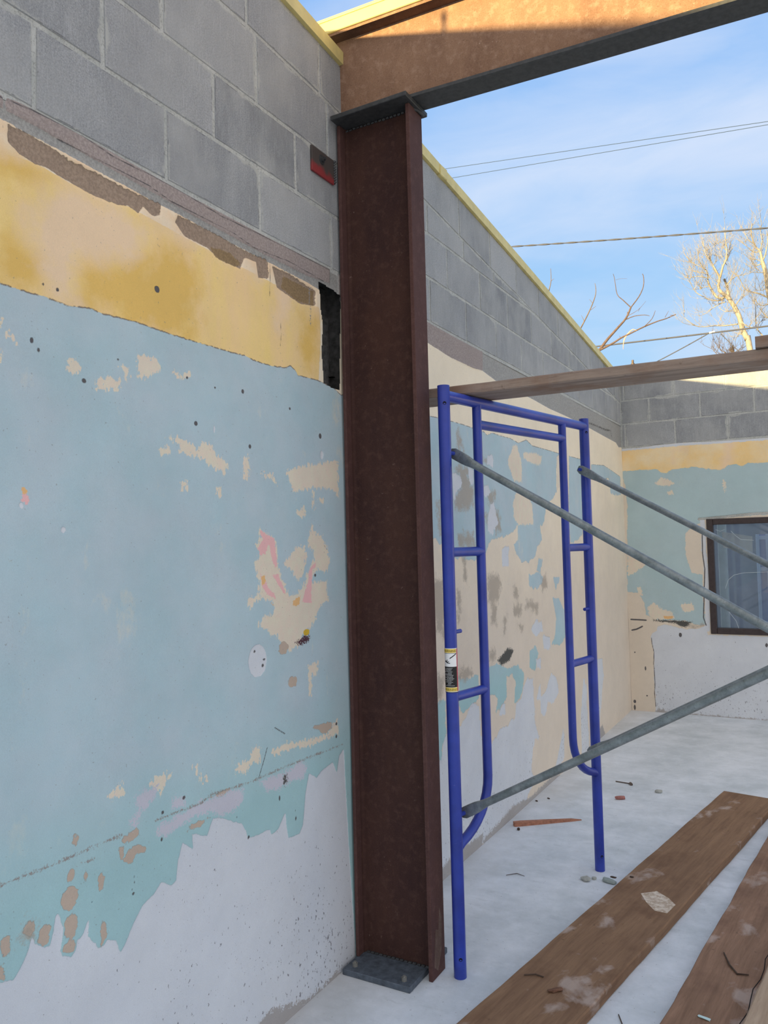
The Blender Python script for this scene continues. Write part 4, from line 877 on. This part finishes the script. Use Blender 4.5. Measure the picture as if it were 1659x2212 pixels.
def plank(name, p0, d, length, width, thick, mat, label, zrot_axis='Y', rough=.0015, seed=1):
    """plank whose left bottom edge starts at p0 and runs along d; local x across to the right, y along"""
    d = Vector(d).normalized(); r_ = Vector((d.y, -d.x, 0)).normalized()
    rn = random.Random(seed); k = max(2, int(length / .06)); ring = []
    b = .004; g = MB(); vs = []
    ph = [rn.uniform(0, 6) for _ in range(6)]
    for i in range(k + 1):
        t = length * i / k
        wv = rough * (math.sin(t * 9 + ph[0]) + .6 * math.sin(t * 23 + ph[1]) + .4 * rn.uniform(-1, 1)); wv2 = rough * (math.sin(t * 7 + ph[2]) + .6 * math.sin(t * 31 + ph[3]) + .4 * rn.uniform(-1, 1))
        sec = [(b, 0), (width - b, 0), (width + wv2, b), (width + wv2 * 1.2, thick - b), (width - b + wv2, thick), (b + wv, thick), (wv, thick - b), (wv, b)]
        vs += [(x, t, z) for x, z in sec]
    fs = [(i * 8 + a, i * 8 + (a + 1) % 8, (i + 1) * 8 + (a + 1) % 8, (i + 1) * 8 + a) for i in range(k) for a in range(8)]
    fs = [f for f in fs] + [tuple(range(8))[::-1], tuple(range(k * 8, k * 8 + 8))]
    fs = [f[::-1] for f in fs]
    g.add(vs, fs)
    me_o = g.build(name, mat)
    if zrot_axis == 'X':                       # material grain runs along object X
        me_o.data.transform(Matrix(((0, 1, 0, 0), (-1, 0, 0, 0), (0, 0, 1, 0), (0, 0, 0, 1))))
        # local now: x along, -y across
        Mx = Matrix((d, (-r_), Vector((0, 0, 1)))).transposed().to_4x4()
    else:
        Mx = Matrix((r_, d, Vector((0, 0, 1)))).transposed().to_4x4()
    Mx.translation = Vector(p0); me_o.matrix_world = Mx
    return tag(me_o, label, 'plank'), Mx


# scaffold plank lying on the frame's top rail, running away to the right
plank('scaffold_plank', (.045, 2.762, 1.9865), (1, .045, 0), 3.0, .188, .034, m_grey_wood, 'weathered grey-brown plank lying across the top of the blue scaffold frame', 'X', .0022, 3)
plank('scaffold_plank', (1.335, 2.80, 2.0215), (1, .05, 0), 1.7, .19, .034, m_grey_wood, 'end of a second weathered plank stacked on the scaffold plank, at the right edge', 'X', .003, 5)

PA, MA = plank('wooden_plank', (.452, 1.95, 0), (.170, .985, 0), 2.895, .283, .038, m_plank_a, 'long brown plank on the floor with a worn sticker, nearest the blue frame', 'Y', .0012, 11)
PBK, MBK = plank('wooden_plank', (.985, 2.10, 0), (.105, .9945, 0), 2.6, .238, .038, m_plank_b, 'brown dusty plank on the floor, second from the blue frame, with twigs on it', 'Y', .0015, 12)
PCC, _ = plank('wooden_plank', (1.190, 2.06, .0442), (.114, .9935, 0), 2.6, .285, .042, m_plank_c, 'paler tan plank at the bottom right corner, its edge resting on the dusty brown plank', 'Y', .0012, 13)
PCC.matrix_world = PCC.matrix_world @ Matrix.Rotation(math.atan(.154), 4, 'Y')      # leans with one edge on the second plank
for o in (PA, PBK, PCC): o['group'] = 'planks laid on the floor'

# worn sticker on the first plank, and footprints of dust
m_stick, nt = new_mat('worn_sticker'); p = nt.pos()
principled(nt, nt.mix(nt.ramp(nt.noise(p, 60, 6, .7), .42, .62), alb(150, 132, 114), alb(190, 180, 168)), .6)
st = MB()
q = [(.799, 3.287), (.852, 3.336), (.905, 3.29), (.938, 3.243), (.921, 3.157), (.875, 3.159), (.835, 3.215)]
st.prism(q, .0381, .0384)
inv = MA.inverted()
sticker = tag(st.build('sticker', m_stick, None), 'worn whitish paper sticker')
sticker.parent = PA; sticker.matrix_parent_inverse = inv
m_line = simple_mat('sticker_print', alb(222, 216, 208), .6, .05, 30)
g = MB()
for k in range(7):
    t = k * .0075; a = Vector((.812 + t * .75, 3.283 + t * .65, 0)); b = a + Vector((.040, -.062, 0)); n_ = Vector((.0018, .0018, 0))
    g.add([(a.x, a.y, .0386), (b.x, b.y, .0386), (b.x + n_.x, b.y + n_.y, .0386), (a.x + n_.x, a.y + n_.y, .0386)], [(0, 1, 2, 3)])
ln = g.build('printed_lines', m_line, None); ln.parent = sticker; ln.matrix_parent_inverse = inv
# splits and knots on the second plank
g = MB()
for k in range(22):
    t = k * .07; x0 = 1.206 + .105 * (t) + .006 * math.sin(k * 1.9); y0 = 2.33 + t
    x1 = 1.206 + .105 * (t + .072) + .006 * math.sin((k + 1) * 1.9); y1 = 2.33 + t + .072
    g.add([(x0, y0, .0384), (x1, y1, .0384), (x1 + .0028, y1, .0384), (x0 + .0028, y0, .0384)], [(3, 2, 1, 0)])
cr = g.build('split', m_hole, None); cr.parent = PBK; cr.matrix_parent_inverse = MBK.inverted()

# ------------------------------------------------------------------ bits lying about
m_stickw = simple_mat('broken_lath', alb(142, 98, 78), .8, .3, 60)
m_chip = simple_mat('mortar_chip', alb(140, 142, 138), .9, .2, 60); m_brick = simple_mat('brick_bit', alb(138, 92, 86), .9, .3, 70)
m_twig = simple_mat('dry_twig', alb(66, 54, 46), .9, .3, 60); m_flake = simple_mat('paint_flake', alb(168, 192, 194), .7, .05, 40)
m_iron = simple_mat('rusty_nail', alb(84, 74, 68), .6, .3, 80, .0002, .4); m_dark = simple_mat('dark_debris', alb(58, 46, 40), .9, .3, 60)

st = MB()
a, b = Vector((.047, 3.890, 0)), Vector((.333, 4.118, 0)); d = (b - a).normalized(); r_ = Vector((d.y, -d.x, 0)); L = (b - a).length
def lath(t, x, z): return a + d * t + r_ * x + Vector((0, 0, z))
sec = [(0, .013, .021), (.04, .014, .021), (L * .5, .011, .017), (L * .85, .008, .012), (L, .003, .004)]
vs = []
for t, wd, h in sec: vs += [lath(t, -wd, 0.0), lath(t, wd, 0.0), lath(t, wd * .9, h), lath(t, -wd * .9, h)]
st.add(vs, [(i * 4 + k, i * 4 + (k + 1) % 4, (i + 1) * 4 + (k + 1) % 4, (i + 1) * 4 + k) for i in range(4) for k in range(4)] + [(3, 2, 1, 0), (16, 17, 18, 19)])
tag(st.build('wooden_stick', m_stickw), 'splintered reddish wooden stick on the floor between wall and far leg', 'stick')


def rock(name, x, y, z, sx, sy, sz, mat, label, cat, group=None, seed=1, rot=0.0):
    rn = random.Random(seed); import bmesh
    bm = bmesh.new(); bmesh.ops.create_icosphere(bm, subdivisions=2, radius=1)
    for v in bm.verts:
        k = 1 + rn.uniform(-.22, .22); v.co *= k
        v.co.x = max(-.85, min(.85, v.co.x)); v.co.z = max(-.8, min(.75, v.co.z))
        v.co = Vector((v.co.x * sx, v.co.y * sy, v.co.z * sz))
    me = bpy.data.meshes.new(name); bm.to_mesh(me); bm.free(); me.materials.append(mat)
    o = bpy.data.objects.new(name, me); C.objects.link(o); o.rotation_euler.z = rot
    zmin = min(v.co.z for v in me.vertices); o.location = (x, y, z - zmin)
    return tag(o, label, cat, group)


rock('brick_fragment', .436, 4.535, 0, .034, .012, .012, m_brick, 'small reddish brick fragment on the floor right of the far leg', 'debris', seed=2, rot=.55)
rock('mortar_chip', .607, 4.745, 0, .024, .014, .010, m_chip, 'grey-brown chip alone on the floor farthest from the planks', 'debris', seed=3, rot=.3)
rock('mortar_chip', .545, 3.405, 0, .022, .024, .008, m_chip, 'pale grey mortar chip at the foot of the far blue leg', 'debris', seed=4, rot=.9)
rock('mortar_chip', .575, 3.43, 0, .012, .010, .006, m_chip, 'tiny pale crumb beside the mortar chip at the far leg', 'debris', seed=14, rot=.2)
rock('stone_shard', .640, 3.425, 0, .036, .016, .009, simple_mat('greenish_shard', alb(128, 138, 136), .8, .15, 50), 'greenish grey stone shard tucked at the edge of the stickered plank', 'debris', seed=5, rot=-.35)
rock('pebble', .088, 3.845, 0, .008, .008, .008, m_dark, 'dark pebble on the floor in front of the wooden stick', 'debris', seed=6)
for (x, y, s_, lb) in ((.028, 4.31, 1, 'dark crumb on the floor nearest the wall'), (.075, 4.38, 1, 'dark sliver on the floor near the wall, behind the stick')):
    rock('crumb', x, y, 0, .010, .005, .004, m_dark, lb, 'debris', seed=int(x * 1000), rot=-.4)
rock('paint_flake', 1.132, 2.52, .0385, .022, .007, .003, m_flake, 'pale turquoise paint flake on the second plank', 'debris', seed=8, rot=-.25)
rock('wood_chip', .668, 3.385, .0385, .016, .005, .004, m_dark, 'dark wood chip on the plank edge beside the greenish shard', 'debris', seed=9, rot=-.1)
rock('wood_chip', .735, 3.425, .0385, .010, .005, .003, m_dark, 'small dark wood chip in the middle of the stickered plank', 'debris', seed=10, rot=.1)
rock('bark_scrap', .702, 2.462, .0385, .030, .009, .006, simple_mat('bark', alb(92, 66, 52), .9, .3, 60), 'brown bark scrap on the near end of the stickered plank', 'debris', seed=12, rot=.75)


def stick_of(name, pts, r, mat, label, cat, n=7):
    g = MB(); g.tube(pts, r, n); return tag(g.build(name, mat), label, cat)


nl = MB(); nl.tube([(.341, 4.850, .004), (.430, 4.838, .004)], .0032, 8); nl.tube([(.430, 4.838, .005), (.440, 4.815, .007)], .009, 10)
tag(nl.build('bent_nail', m_iron), 'long bent nail lying on the open floor behind the far leg', 'nail')
nw = MB(); nw.tube([(-.002, 3.62, 2.222), (.040, 3.622, 2.218)], .003, 8); nw.tube([(.038, 3.622, 2.218), (.042, 3.622, 2.218)], .007, 10)
tag(nw.build('wall_nail', m_iron), 'rusty nail sticking out of the cream plaster above the scaffold plank', 'nail')
stick_of('twig', [(.585, 2.505, .0415), (.618, 2.523, .043), (.645, 2.522, .041)], [.0018, .0026, .0022], m_twig, 'short dark twig on the near end of the stickered plank', 'twig')
stick_of('twig', [(1.142, 2.94, .041), (1.168, 2.86, .043), (1.195, 2.815, .042), (1.228, 2.825, .042)], [.002, .003, .003, .002], m_twig, 'dark forked twig lying on the second plank', 'twig')
stick_of('twig', [(.890, 2.49, .003), (.930, 2.405, .003), (.945, 2.36, .003)], [.0015, .002, .0012], m_twig, 'thin dark twig on the floor in the gap between the planks', 'twig')
stick_of('twig', [(.225, 3.30, .003), (.262, 3.335, .004), (.300, 3.325, .003)], [.0012, .0016, .001], m_twig, 'fine twig on the floor by the near leg', 'twig')

# ------------------------------------------------------------------ window in the back wall
m_frame = simple_mat('dark_bronze_frame', alb(52, 44, 44), .45, .2, 40, .0003)
win = MB()
T = .048
def wbox(x0, x1, z0, z1): win.box((x0, YB - .012, z0), (x1, YB + .06, z1), bevel=.004)
wbox(WX0, WX0 + T, WZ0, WZ1); wbox(WX1 - T, WX1, WZ0, WZ1); wbox(WX0 + T, WX1 - T, WZ0, WZ0 + T); wbox(WX0 + T, WX1 - T, WZ1 - T, WZ1)
wo = tag(win.build('window_1', m_frame), 'dark framed window with cracked dusty glass in the back wall', 'window', kind='structure')
m_glass, nt = new_mat('dusty_glass'); p = nt.pos()
tr = nt.n('ShaderNodeBsdfTransparent', {'Color': (.92, .95, .97, 1)}); gl = nt.n('ShaderNodeBsdfGlossy', {'Color': (.9, .92, .95, 1), 'Roughness': .02})
df = nt.n('ShaderNodeBsdfDiffuse', {'Color': alb(150, 162, 176)})
fz = nt.n('ShaderNodeFresnel', {'IOR': 1.5})
a = nt.n('ShaderNodeMixShader', {0: fz.outputs[0], 1: tr.outputs[0], 2: gl.outputs[0]})
dn = nt.noise(p, 9, 6, .7); sp = nt.ramp(nt.noise(p, 120, 3, .6), .68, .74)
dust = nt.math('ADD', nt.ramp(dn, .3, .75, .10, .22), nt.math('MULTIPLY', sp, .25))
b = nt.n('ShaderNodeMixShader', {0: dust, 1: a.outputs[0], 2: df.outputs[0]})
nt.n('ShaderNodeOutputMaterial', {'Surface': b.outputs[0]})
MB().box((WX0 + T - .005, YB + .02, WZ0 + T - .005), (WX1 - T + .005, YB + .024, WZ1 - T + .005)).build('pane', m_glass, wo)
m_crack = simple_mat('crack_edge', alb(196, 206, 214), .3, .05, 30)
g = MB()
for pts in ([(.775, 1.035), (.800, 1.105), (.845, 1.145), (.92, 1.162), (1.12, 1.168), (1.4, 1.12)], [(.745, .925), (.80, .84), (.845, .775), (.862, .716)], [(.72, 1.515), (.755, 1.50), (.79, 1.515)], [(.835, 1.50), (.87, 1.46), (.905, 1.43), (1.0, 1.42)]):
    g.tube([(x, YB + .0195, z) for x, z in pts], .0011, 5)
g.build('crack', m_crack, wo)
# panels added behind the glass in place of reflections in the pane
m_refl_back = simple_mat('blue_grey_panel', alb(128, 142, 158), .8, .12, 6); m_refl_bar = simple_mat('reflection_bar', alb(180, 196, 200), .7, .08, 10); m_refl_patch = simple_mat('reflected_patch', (.92, .90, .80, 1), .7, .05, 10)
m_rail = simple_mat('reflected_door_rails', alb(160, 182, 216), .6, .06, 10); m_door = simple_mat('reflected_door_panel', alb(104, 126, 172), .4, .08, 10)
tag(MB().box((.2, 7.95, -.1), (2.6, 8.0, 2.5)).build('reflection_backdrop', m_refl_back), 'blue-grey panel standing in for the reflection in the cracked window', 'partition')
tag(MB().box((.665, 7.55, -.1), (.735, 7.62, 2.4), bevel=.004).build('reflection_bar', m_refl_bar), 'pale bar added for a reflection at the left edge of the cracked window', 'post')
bo = MB().prism([(.71, 1.50), (.95, 1.452), (.945, 1.30), (.90, 1.33), (.715, 1.36)], 7.50, 7.515, xf=lambda v: Vector((v.x, v.z, v.y)))
tag(bo.build('reflected_patch', m_refl_patch), 'cream panel added for the bright reflection at the top left of the cracked window', 'board')
dr = empty('reflected_door', (1.12, 7.8, -.1), 'pale blue door with narrow panes added for the reflection in the cracked window', 'door')
MB().box((.955, 7.80, -.1), (1.26, 7.83, 1.47)).build('panel', m_door, dr)
for x in (.955, 1.035, 1.15): MB().box((x, 7.782, -.1), (x + .028, 7.80, 1.47), bevel=.003).build('stile', m_rail, dr)
for z in (1.42, 1.14, .66): MB().box((.955, 7.784, z), (1.26, 7.80, z + .035), bevel=.003).build('rail', m_rail, dr)

# ------------------------------------------------------------------ small metal stubs on the wall tops
def stub(x, y, z, h, r, label):
    g = MB(); g.tube([(x, y, z), (x, y, z + h)], r, 10); g.tube([(x, y, z + h * .6), (x, y, z + h * .75)], r * 1.7, 6); return tag(g.build('anchor_bolt', m_iron), label, 'bolt', 'bolts along the wall tops')
stub(-.05, 6.36, zt(6.36), .075, .009, 'short upright bolt on the coping where the left wall meets the plank')
stub(.10, YB + .1, BT + .02, .12, .010, 'thin upright bolt showing above the scaffold plank')
stub(-.2175, .294, zt(.294) + .1035, .076, .0075, 'upright bolt on the coping that casts a bar of shadow on the beam')

# ------------------------------------------------------------------ bare trees
m_bark_pale = simple_mat('pale_bark', (.38, .35, .30, 1), .85, .25, 14, .002); m_bark_grey = simple_mat('grey_bark', (.17, .135, .12, 1), .85, .25, 14, .002)
m_bark_red = simple_mat('reddish_bark', (.14, .10, .095, 1), .8, .25, 20, .001)


def smooth(pts, k=3):
    P = [Vector(q) for q in pts]; out = []
    for i in range(len(P) - 1):
        p0, p1, p2, p3 = P[max(i - 1, 0)], P[i], P[i + 1], P[min(i + 2, len(P) - 1)]
        for j in range(k):
            t = j / k; out.append(.5 * (2 * p1 + (p2 - p0) * t + (2 * p0 - 5 * p1 + 4 * p2 - p3) * t * t + (3 * p1 - p0 - 3 * p2 + p3) * t ** 3))
    return out + [P[-1]]


def limb(mb, pts, r0, r1, n=6):
    q = smooth(pts); k = len(q); mb.tube(q, [r0 + (r1 - r0) * i / (k - 1) for i in range(k)], n, caps=False)
    return q


def twigs(mb, path, rn, count, length, r, upb=.5, depth=2, start=.15, n=4):
    for _ in range(count):
        i = rn.randrange(max(1, int(len(path) * start)), len(path) - 1); p = path[i]; t = (path[i + 1] - path[i]).normalized()
        d = (t * .5 + Vector((rn.uniform(-1, 1), rn.uniform(-1, 1), rn.uniform(-.4, 1) + upb * .4))).normalized()
        L = length * rn.uniform(.5, 1.25); q = [p]; dd = d
        for k in range(4):
            dd = (dd + Vector((rn.uniform(-.35, .35), rn.uniform(-.35, .35), rn.uniform(-.15, .35) + upb * .15))).normalized(); q.append(q[-1] + dd * L / 4)
        mb.tube(q, [r * (1 - .2 * k) for k in range(5)], n, caps=False)
        if depth > 1: twigs(mb, q, rn, 3, length * .5, r * .6, upb, depth - 1, .2, n)


def bare_tree(name, trunk, limbs, mat, label, cat='tree', seed=1, tw=(9, .55, .006), trunk_r=(.1, .04), group=None, top_twigs=True):
    rn = random.Random(seed)
    base = trunk[0][0] if isinstance(trunk[0], list) else trunk[0]
    root = empty(name, tuple(base), label, cat, group)
    g = MB(); tp = limb(g, trunk, trunk_r[0], trunk_r[1], 10); g.build('trunk', mat, root)
    if tw[0]: pass
    crown = MB()
    for pts, r0, r1 in limbs:
        lb = MB(); q = limb(lb, pts, r0, r1, 6); lb.build('branch', mat, root)
        if tw[0]: twigs(crown, q, rn, int(tw[0] * max(1, len(q) / 12)), tw[1], tw[2])
    if tw[0] and top_twigs: twigs(crown, tp[len(tp) // 2:], rn, tw[0], tw[1], tw[2])
    if crown.v: tag(crown.build('twigs', mat, root), kind='stuff')
    return root


def jit(pts, a, seed):
    rn = random.Random(seed); y = 0; out = []
    for q in pts:
        out.append((q[0], q[1] + y, q[2])); y += rn.uniform(-a, a)
    return out


bare_tree('bare_tree', [(0.702,17,-0.1),(0.602,17,2.587),(0.352,17,5.174),(0.316,17,5.338),(0.24,17,5.572),(0.192,17,5.819),(0.114,17,6.024),(0.033,17,6.183),(-0.037,17,6.276)],
 [(jit([(-0.037,17,6.276),(-0.11,17,6.273),(-0.226,17,6.342),(-0.309,17,6.487),(-0.369,17,6.678),(-0.357,17,6.79),(-0.398,17,6.896),(-0.469,17,7.008),(-0.523,17,7.167),(-0.533,17,7.3)],.18,0),0.026,0.005),
  (jit([(-0.037,17,6.276),(-0.136,17,6.374),(-0.159,17,6.524),(-0.145,17,6.684),(-0.192,17,6.806),(-0.247,17,6.931),(-0.286,17,7.069),(-0.266,17,7.196)],.18,1),0.036,0.006),
  (jit([(0.033,17,6.183),(-0.016,17,6.417),(-0.026,17,6.532),(-0.065,17,6.668)],.18,2),0.034,0.02),
  (jit([(-0.124,17,6.663),(-0.057,17,6.845),(0.007,17,6.978),(0.028,17,7.135),(0.016,17,7.38),(-0.01,17,7.645)],.18,3),0.022,0.004),
  (jit([(-0.084,17,6.203),(-0.262,17,6.194),(-0.423,17,6.264),(-0.555,17,6.369),(-0.625,17,6.513),(-0.681,17,6.655)],.18,4),0.015,0.004),
  (jit([(-0.056,17,6.15),(-0.175,17,6.139),(-0.356,17,6.073),(-0.509,17,6.017)],.18,5),0.012,0.003),
  (jit([(0.157,17,5.673),(0.042,17,5.7),(-0.132,17,5.736),(-0.294,17,5.762),(-0.579,17,5.767),(-0.758,17,5.878),(-0.845,17,6.008),(-0.809,17,6.117)],.18,6),0.014,0.003),
  (jit([(0.178,17,5.821),(0.095,17,5.931),(-0.037,17,5.905),(-0.165,17,6.024)],.18,7),0.01,0.003),
  (jit([(0.114,17,6.024),(0.204,17,6.105),(0.267,17,6.221),(0.313,17,6.309)],.18,8),0.012,0.004),
  (jit([(-0.323,17,6.522),(-0.458,17,6.515),(-0.506,17,6.458)],.18,9),0.009,0.003),
  (jit([(-0.368,17,6.702),(-0.554,17,6.778),(-0.722,17,6.761),(-0.797,17,6.825)],.18,10),0.01,0.003),
  (jit([(-0.357,17,6.79),(-0.476,17,6.829),(-0.61,17,6.888)],.18,11),0.008,0.003),
  (jit([(-0.013,17,6.481),(0.078,17,6.577),(0.183,17,6.653),(0.357,17,6.667),(0.53,17,6.697)],.18,12),0.01,0.003),
  (jit([(-0.398,17,6.896),(-0.546,17,6.974),(-0.663,17,7.096),(-0.706,17,7.171)],.18,13),0.008,0.003),
  (jit([(-0.247,17,6.931),(-0.358,17,7.149),(-0.395,17,7.337),(-0.409,17,7.553)],.18,14),0.01,0.003),
  (jit([(-0.247,17,6.931),(-0.195,17,7.1),(-0.217,17,7.3),(-0.189,17,7.44)],.18,15),0.008,0.002),
  (jit([(0.205,17,5.769),(0.285,17,5.628),(0.383,17,5.565),(0.467,17,5.536)],.18,16),0.014,0.006),
  (jit([(0.277,17,5.423),(0.192,17,5.468),(0.134,17,5.461),(0.058,17,5.385)],.18,17),0.01,0.003),
  (jit([(0.004,17,6.897),(-0.078,17,7.076),(-0.13,17,7.249)],.18,18),0.007,0.002),
  (jit([(0.007,17,6.978),(0.056,17,7.113),(0.084,17,7.43)],.18,19),0.007,0.002)],
 m_bark_pale, 'pale sunlit bare tree leaning left above the scaffold plank', seed=4, tw=(10,.6,.0040), trunk_r=(.062,.036))
bare_tree('bare_tree', [(0.85,19,-0.1),(0.8,19,3.08165),(0.75,19,5.603),(0.714,19,6.22),(0.655,19,6.669),(0.629,19,6.902),(0.6,19,7.208),(0.547,19,7.465)],
 [(jit([(0.547,19,7.465),(0.51,19,7.703),(0.422,19,7.864),(0.352,19,8.11),(0.393,19,8.316)],.18,40),0.03,0.006),
  (jit([(0.547,19,7.448),(0.439,19,7.523),(0.312,19,7.53),(0.22,19,7.621)],.18,41),0.012,0.003),
  (jit([(0.51,19,7.703),(0.384,19,7.729),(0.26,19,7.827),(0.169,19,7.935)],.18,42),0.012,0.003),
  (jit([(0.422,19,7.864),(0.283,19,7.983),(0.214,19,8.248)],.18,43),0.012,0.003),
  (jit([(0.654,19,6.634),(0.47,19,6.755),(0.284,19,6.842),(0.161,19,6.971),(0.058,19,7.223),(-0.067,19,7.337)],.18,44),0.02,0.004),
  (jit([(0.6,19,7.208),(0.458,19,7.217),(0.285,19,7.251)],.18,45),0.01,0.003),
  (jit([(0.627,19,6.85),(0.476,19,6.878),(0.334,19,6.904)],.18,46),0.01,0.003),
  (jit([(0.649,19,6.529),(0.538,19,6.479),(0.43,19,6.533),(0.371,19,6.649)],.18,47),0.012,0.004),
  (jit([(0.711,19,6.133),(0.56,19,6.264),(0.457,19,6.422)],.18,48),0.014,0.004),
  (jit([(0.58,19,5.629),(0.479,19,5.819),(0.376,19,6.012),(0.391,19,6.362),(0.368,19,6.579)],.18,49),0.018,0.004),
  (jit([(0.547,19,7.465),(0.617,19,7.628),(0.676,19,7.898),(0.655,19,8.151)],.18,50),0.018,0.004),
  (jit([(0.51,19,7.703),(0.565,19,7.887),(0.543,19,8.104),(0.583,19,8.308)],.18,51),0.012,0.003),
  (jit([(0.375,19,5.977),(0.431,19,6.179),(0.556,19,6.176)],.18,52),0.01,0.003),
  (jit([(0.546,19,7.43),(0.403,19,7.423),(0.316,19,7.619),(0.339,19,7.792)],.18,53),0.014,0.004)],
 m_bark_pale, 'bare twiggy tree at the right edge behind the leaning pale tree', seed=9, tw=(10,.55,.0040), trunk_r=(.075,.04))
bare_tree('bare_bush', [(0.031,18,-0.1),(-0.019,18,5.066),(-0.074,18,5.208),(-0.132,18,5.301)],
 [(jit([(-0.132,18,5.301),(-0.192,18,5.361),(-0.282,18,5.442),(-0.294,18,5.529)],.1,70),0.012,0.003),
  (jit([(-0.132,18,5.301),(-0.008,18,5.317),(0.069,18,5.323)],.1,71),0.008,0.003),
  (jit([(-0.178,18,5.325),(-0.319,18,5.311),(-0.423,18,5.445),(-0.467,18,5.537)],.1,72),0.008,0.003)],
 m_bark_grey, 'low bare bush peeping over the plank left of the leaning tree', cat='bush', seed=12, tw=(10,.4,.005), trunk_r=(.03,.014))
sap = bare_tree('bare_sapling', [(-1.652,11,-0.1),(-1.502,11,2.3808),(-1.252,11,3.968),(-1.137,11,4.101),(-1.022,11,4.234),(-0.87,11,4.379),(-0.758,11,4.491),(-0.69,11,4.627)],
 [(jit([(-0.69,11,4.627),(-0.57,11,4.754),(-0.503,11,4.871),(-0.498,11,4.999),(-0.514,11,5.048)],.04,90),0.00868,0.0042),
  (jit([(-0.69,11,4.627),(-0.785,11,4.737),(-0.854,11,4.824),(-0.882,11,5.035),(-0.894,11,5.112)],.04,91),0.00744,0.0028),
  (jit([(-1.138,11,4.097),(-0.951,11,4.167),(-0.84,11,4.225),(-0.731,11,4.264),(-0.533,11,4.334),(-0.356,11,4.388),(-0.252,11,4.416),(-0.123,11,4.458)],.04,92),0.01488,0.0056),
  (jit([(-0.515,11,4.34),(-0.424,11,4.435),(-0.377,11,4.537)],.04,93),0.00558,0.0028),
  (jit([(-0.759,11,4.472),(-0.65,11,4.5),(-0.509,11,4.486),(-0.441,11,4.456)],.04,94),0.00682,0.0028),
  (jit([(-0.762,11,4.482),(-0.748,11,4.526),(-0.74,11,4.58)],.04,95),0.0062,0.0042),
  (jit([(-0.739,11,4.515),(-0.594,11,4.574),(-0.493,11,4.685)],.04,96),0.00372,0.0014),
  (jit([(-0.252,11,4.416),(-0.198,11,4.488)],.04,97),0.00372,0.0021),
  (jit([(-0.183,11,4.432),(-0.124,11,4.422)],.04,98),0.00372,0.0028),
  (jit([(-0.84,11,4.216),(-0.853,11,4.255)],.04,99),0.00372,0.0028),
  (jit([(-0.873,11,5.043),(-0.809,11,5.04),(-0.72,11,5.023)],.04,100),0.00186,0.0014),
  (jit([(-0.595,11,4.556),(-0.566,11,4.606)],.04,101),0.00248,0.0014)],
 m_bark_red, 'forked bare reddish branches rising behind the low end of the left wall', seed=3, tw=(0,.3,.003), trunk_r=(.028,.011))
pd = MB(); pd.tube(smooth([(-0.623,11,4.293),(-0.675,11,4.32),(-0.739,11,4.274),(-0.786,11,4.217),(-0.807,11,4.146),(-0.814,11,4.063)]),   .01, 8, flat=[(.003,.002 + .008*math.sin(math.pi*min(1,i/15))) for i in range(16)], axis=(0,1,0)); tag(pd.build('seed_pod', simple_mat('seed_pod', (.55,.38,.34,1)), sap), 'pinkish hanging seed pod')
bare_tree('bare_sapling', [(-1.587,11,-0.1),(-1.567,11,2.5716),(-1.487,11,4.286),(-1.387,11,4.451),(-1.287,11,4.616),(-1.206,11,4.773),(-1.16,11,4.898),(-1.156,11,4.992),(-1.167,11,5.051)], [([(-1.206,11,4.773),(-1.25,11,4.838)],.004,.002),([(-1.237,11,4.684),(-1.161,11,4.727)],.004,.002),([(-1.336,11,4.548),(-1.371,11,4.63)],.004,.002)], m_bark_grey, 'thin bare sapling with side twigs behind the wall, left of the forked branches', tw=(0,.3,.003), trunk_r=(.014,.003))
bare_tree('bare_sapling', [(-1.818,10.5,-0.1),(-1.798,10.5,2.8404),(-1.718,10.5,4.734),(-1.679,10.5,4.885),(-1.64,10.5,5.036),(-1.64,10.5,5.204)], [([(-1.644,10.5,5.027),(-1.598,10.5,5.056)],.004,.002)], m_bark_grey, 'single bare twig poking above the coping, nearest the column', tw=(0,.3,.003), trunk_r=(.014,.003))

# ------------------------------------------------------------------ overhead wires
m_wire = simple_mat('dark_cable', alb(66, 70, 84), .6, .1, 5); m_wire_pale = simple_mat('distant_cable', (.07, .11, .19, 1), .9, .05, 5, spec=0.0)


def wire(a, b, sag, r, label, mat, twist=False):
    a, b = Vector(a), Vector(b); g = MB(); k = 60 if not twist else 220; pts = []
    for i in range(k + 1):
        t = i / k; q = a.lerp(b, t); q.z -= sag * 4 * t * (1 - t)
        pts.append(q)
    if twist:
        for ph in (0, math.pi):
            pp = []
            for i, q in enumerate(pts):
                an = i * .42 * 2 + ph; pp.append(q + Vector((0, math.cos(an) * r * .55, math.sin(an) * r * .55)))
            g.tube(pp, r * .62, 6)
    else: g.tube(pts, r, 8)
    return tag(g.build('overhead_wire', mat), label, 'wire', 'overhead wires')


wire((-8.822, 14.0, 7.866), (6.208, 14.0, 5.762), 0.1, 0.014, 'thick twisted dark wire crossing the sky above the trees', m_wire, True)
wire((-18.464, 22.0, 14.342), (11.103, 22.0, 10.687), 0, 0.008, 'upper of the two faint pale wires high in the sky', m_wire_pale, False)
wire((-18.312, 22.0, 13.731), (11.015, 22.0, 10.892), 0, 0.008, 'lower of the two faint pale wires high in the sky', m_wire_pale, False)
wire((-5.464, 13.0, 4.795), (3.928, 13.0, 4.534), 0.04, 0.0125, 'dark wire passing just above the scaffold plank and the bare branches', m_wire, False)
wire((0.07, 13.0, 4.605), (-1.899, 13.0, 3.86), 0.04, 0.008, 'thin drop wire slanting down left from the low wire', m_wire, False)
wire((0.228, 13.0, 4.574), (0.894, 13.0, 3.778), 0.02, 0.006, 'thin drop wire slanting down right from the low wire', m_wire, False)
g = MB(); g.tube([(0.07, 13.0, 4.605),(0.15, 13.0, 4.614)], .016, 8); tag(g.build('wire_splice', simple_mat('white_splice',(.8,.8,.8,1))), 'white splice where the drop wires meet the low wire', 'splice')
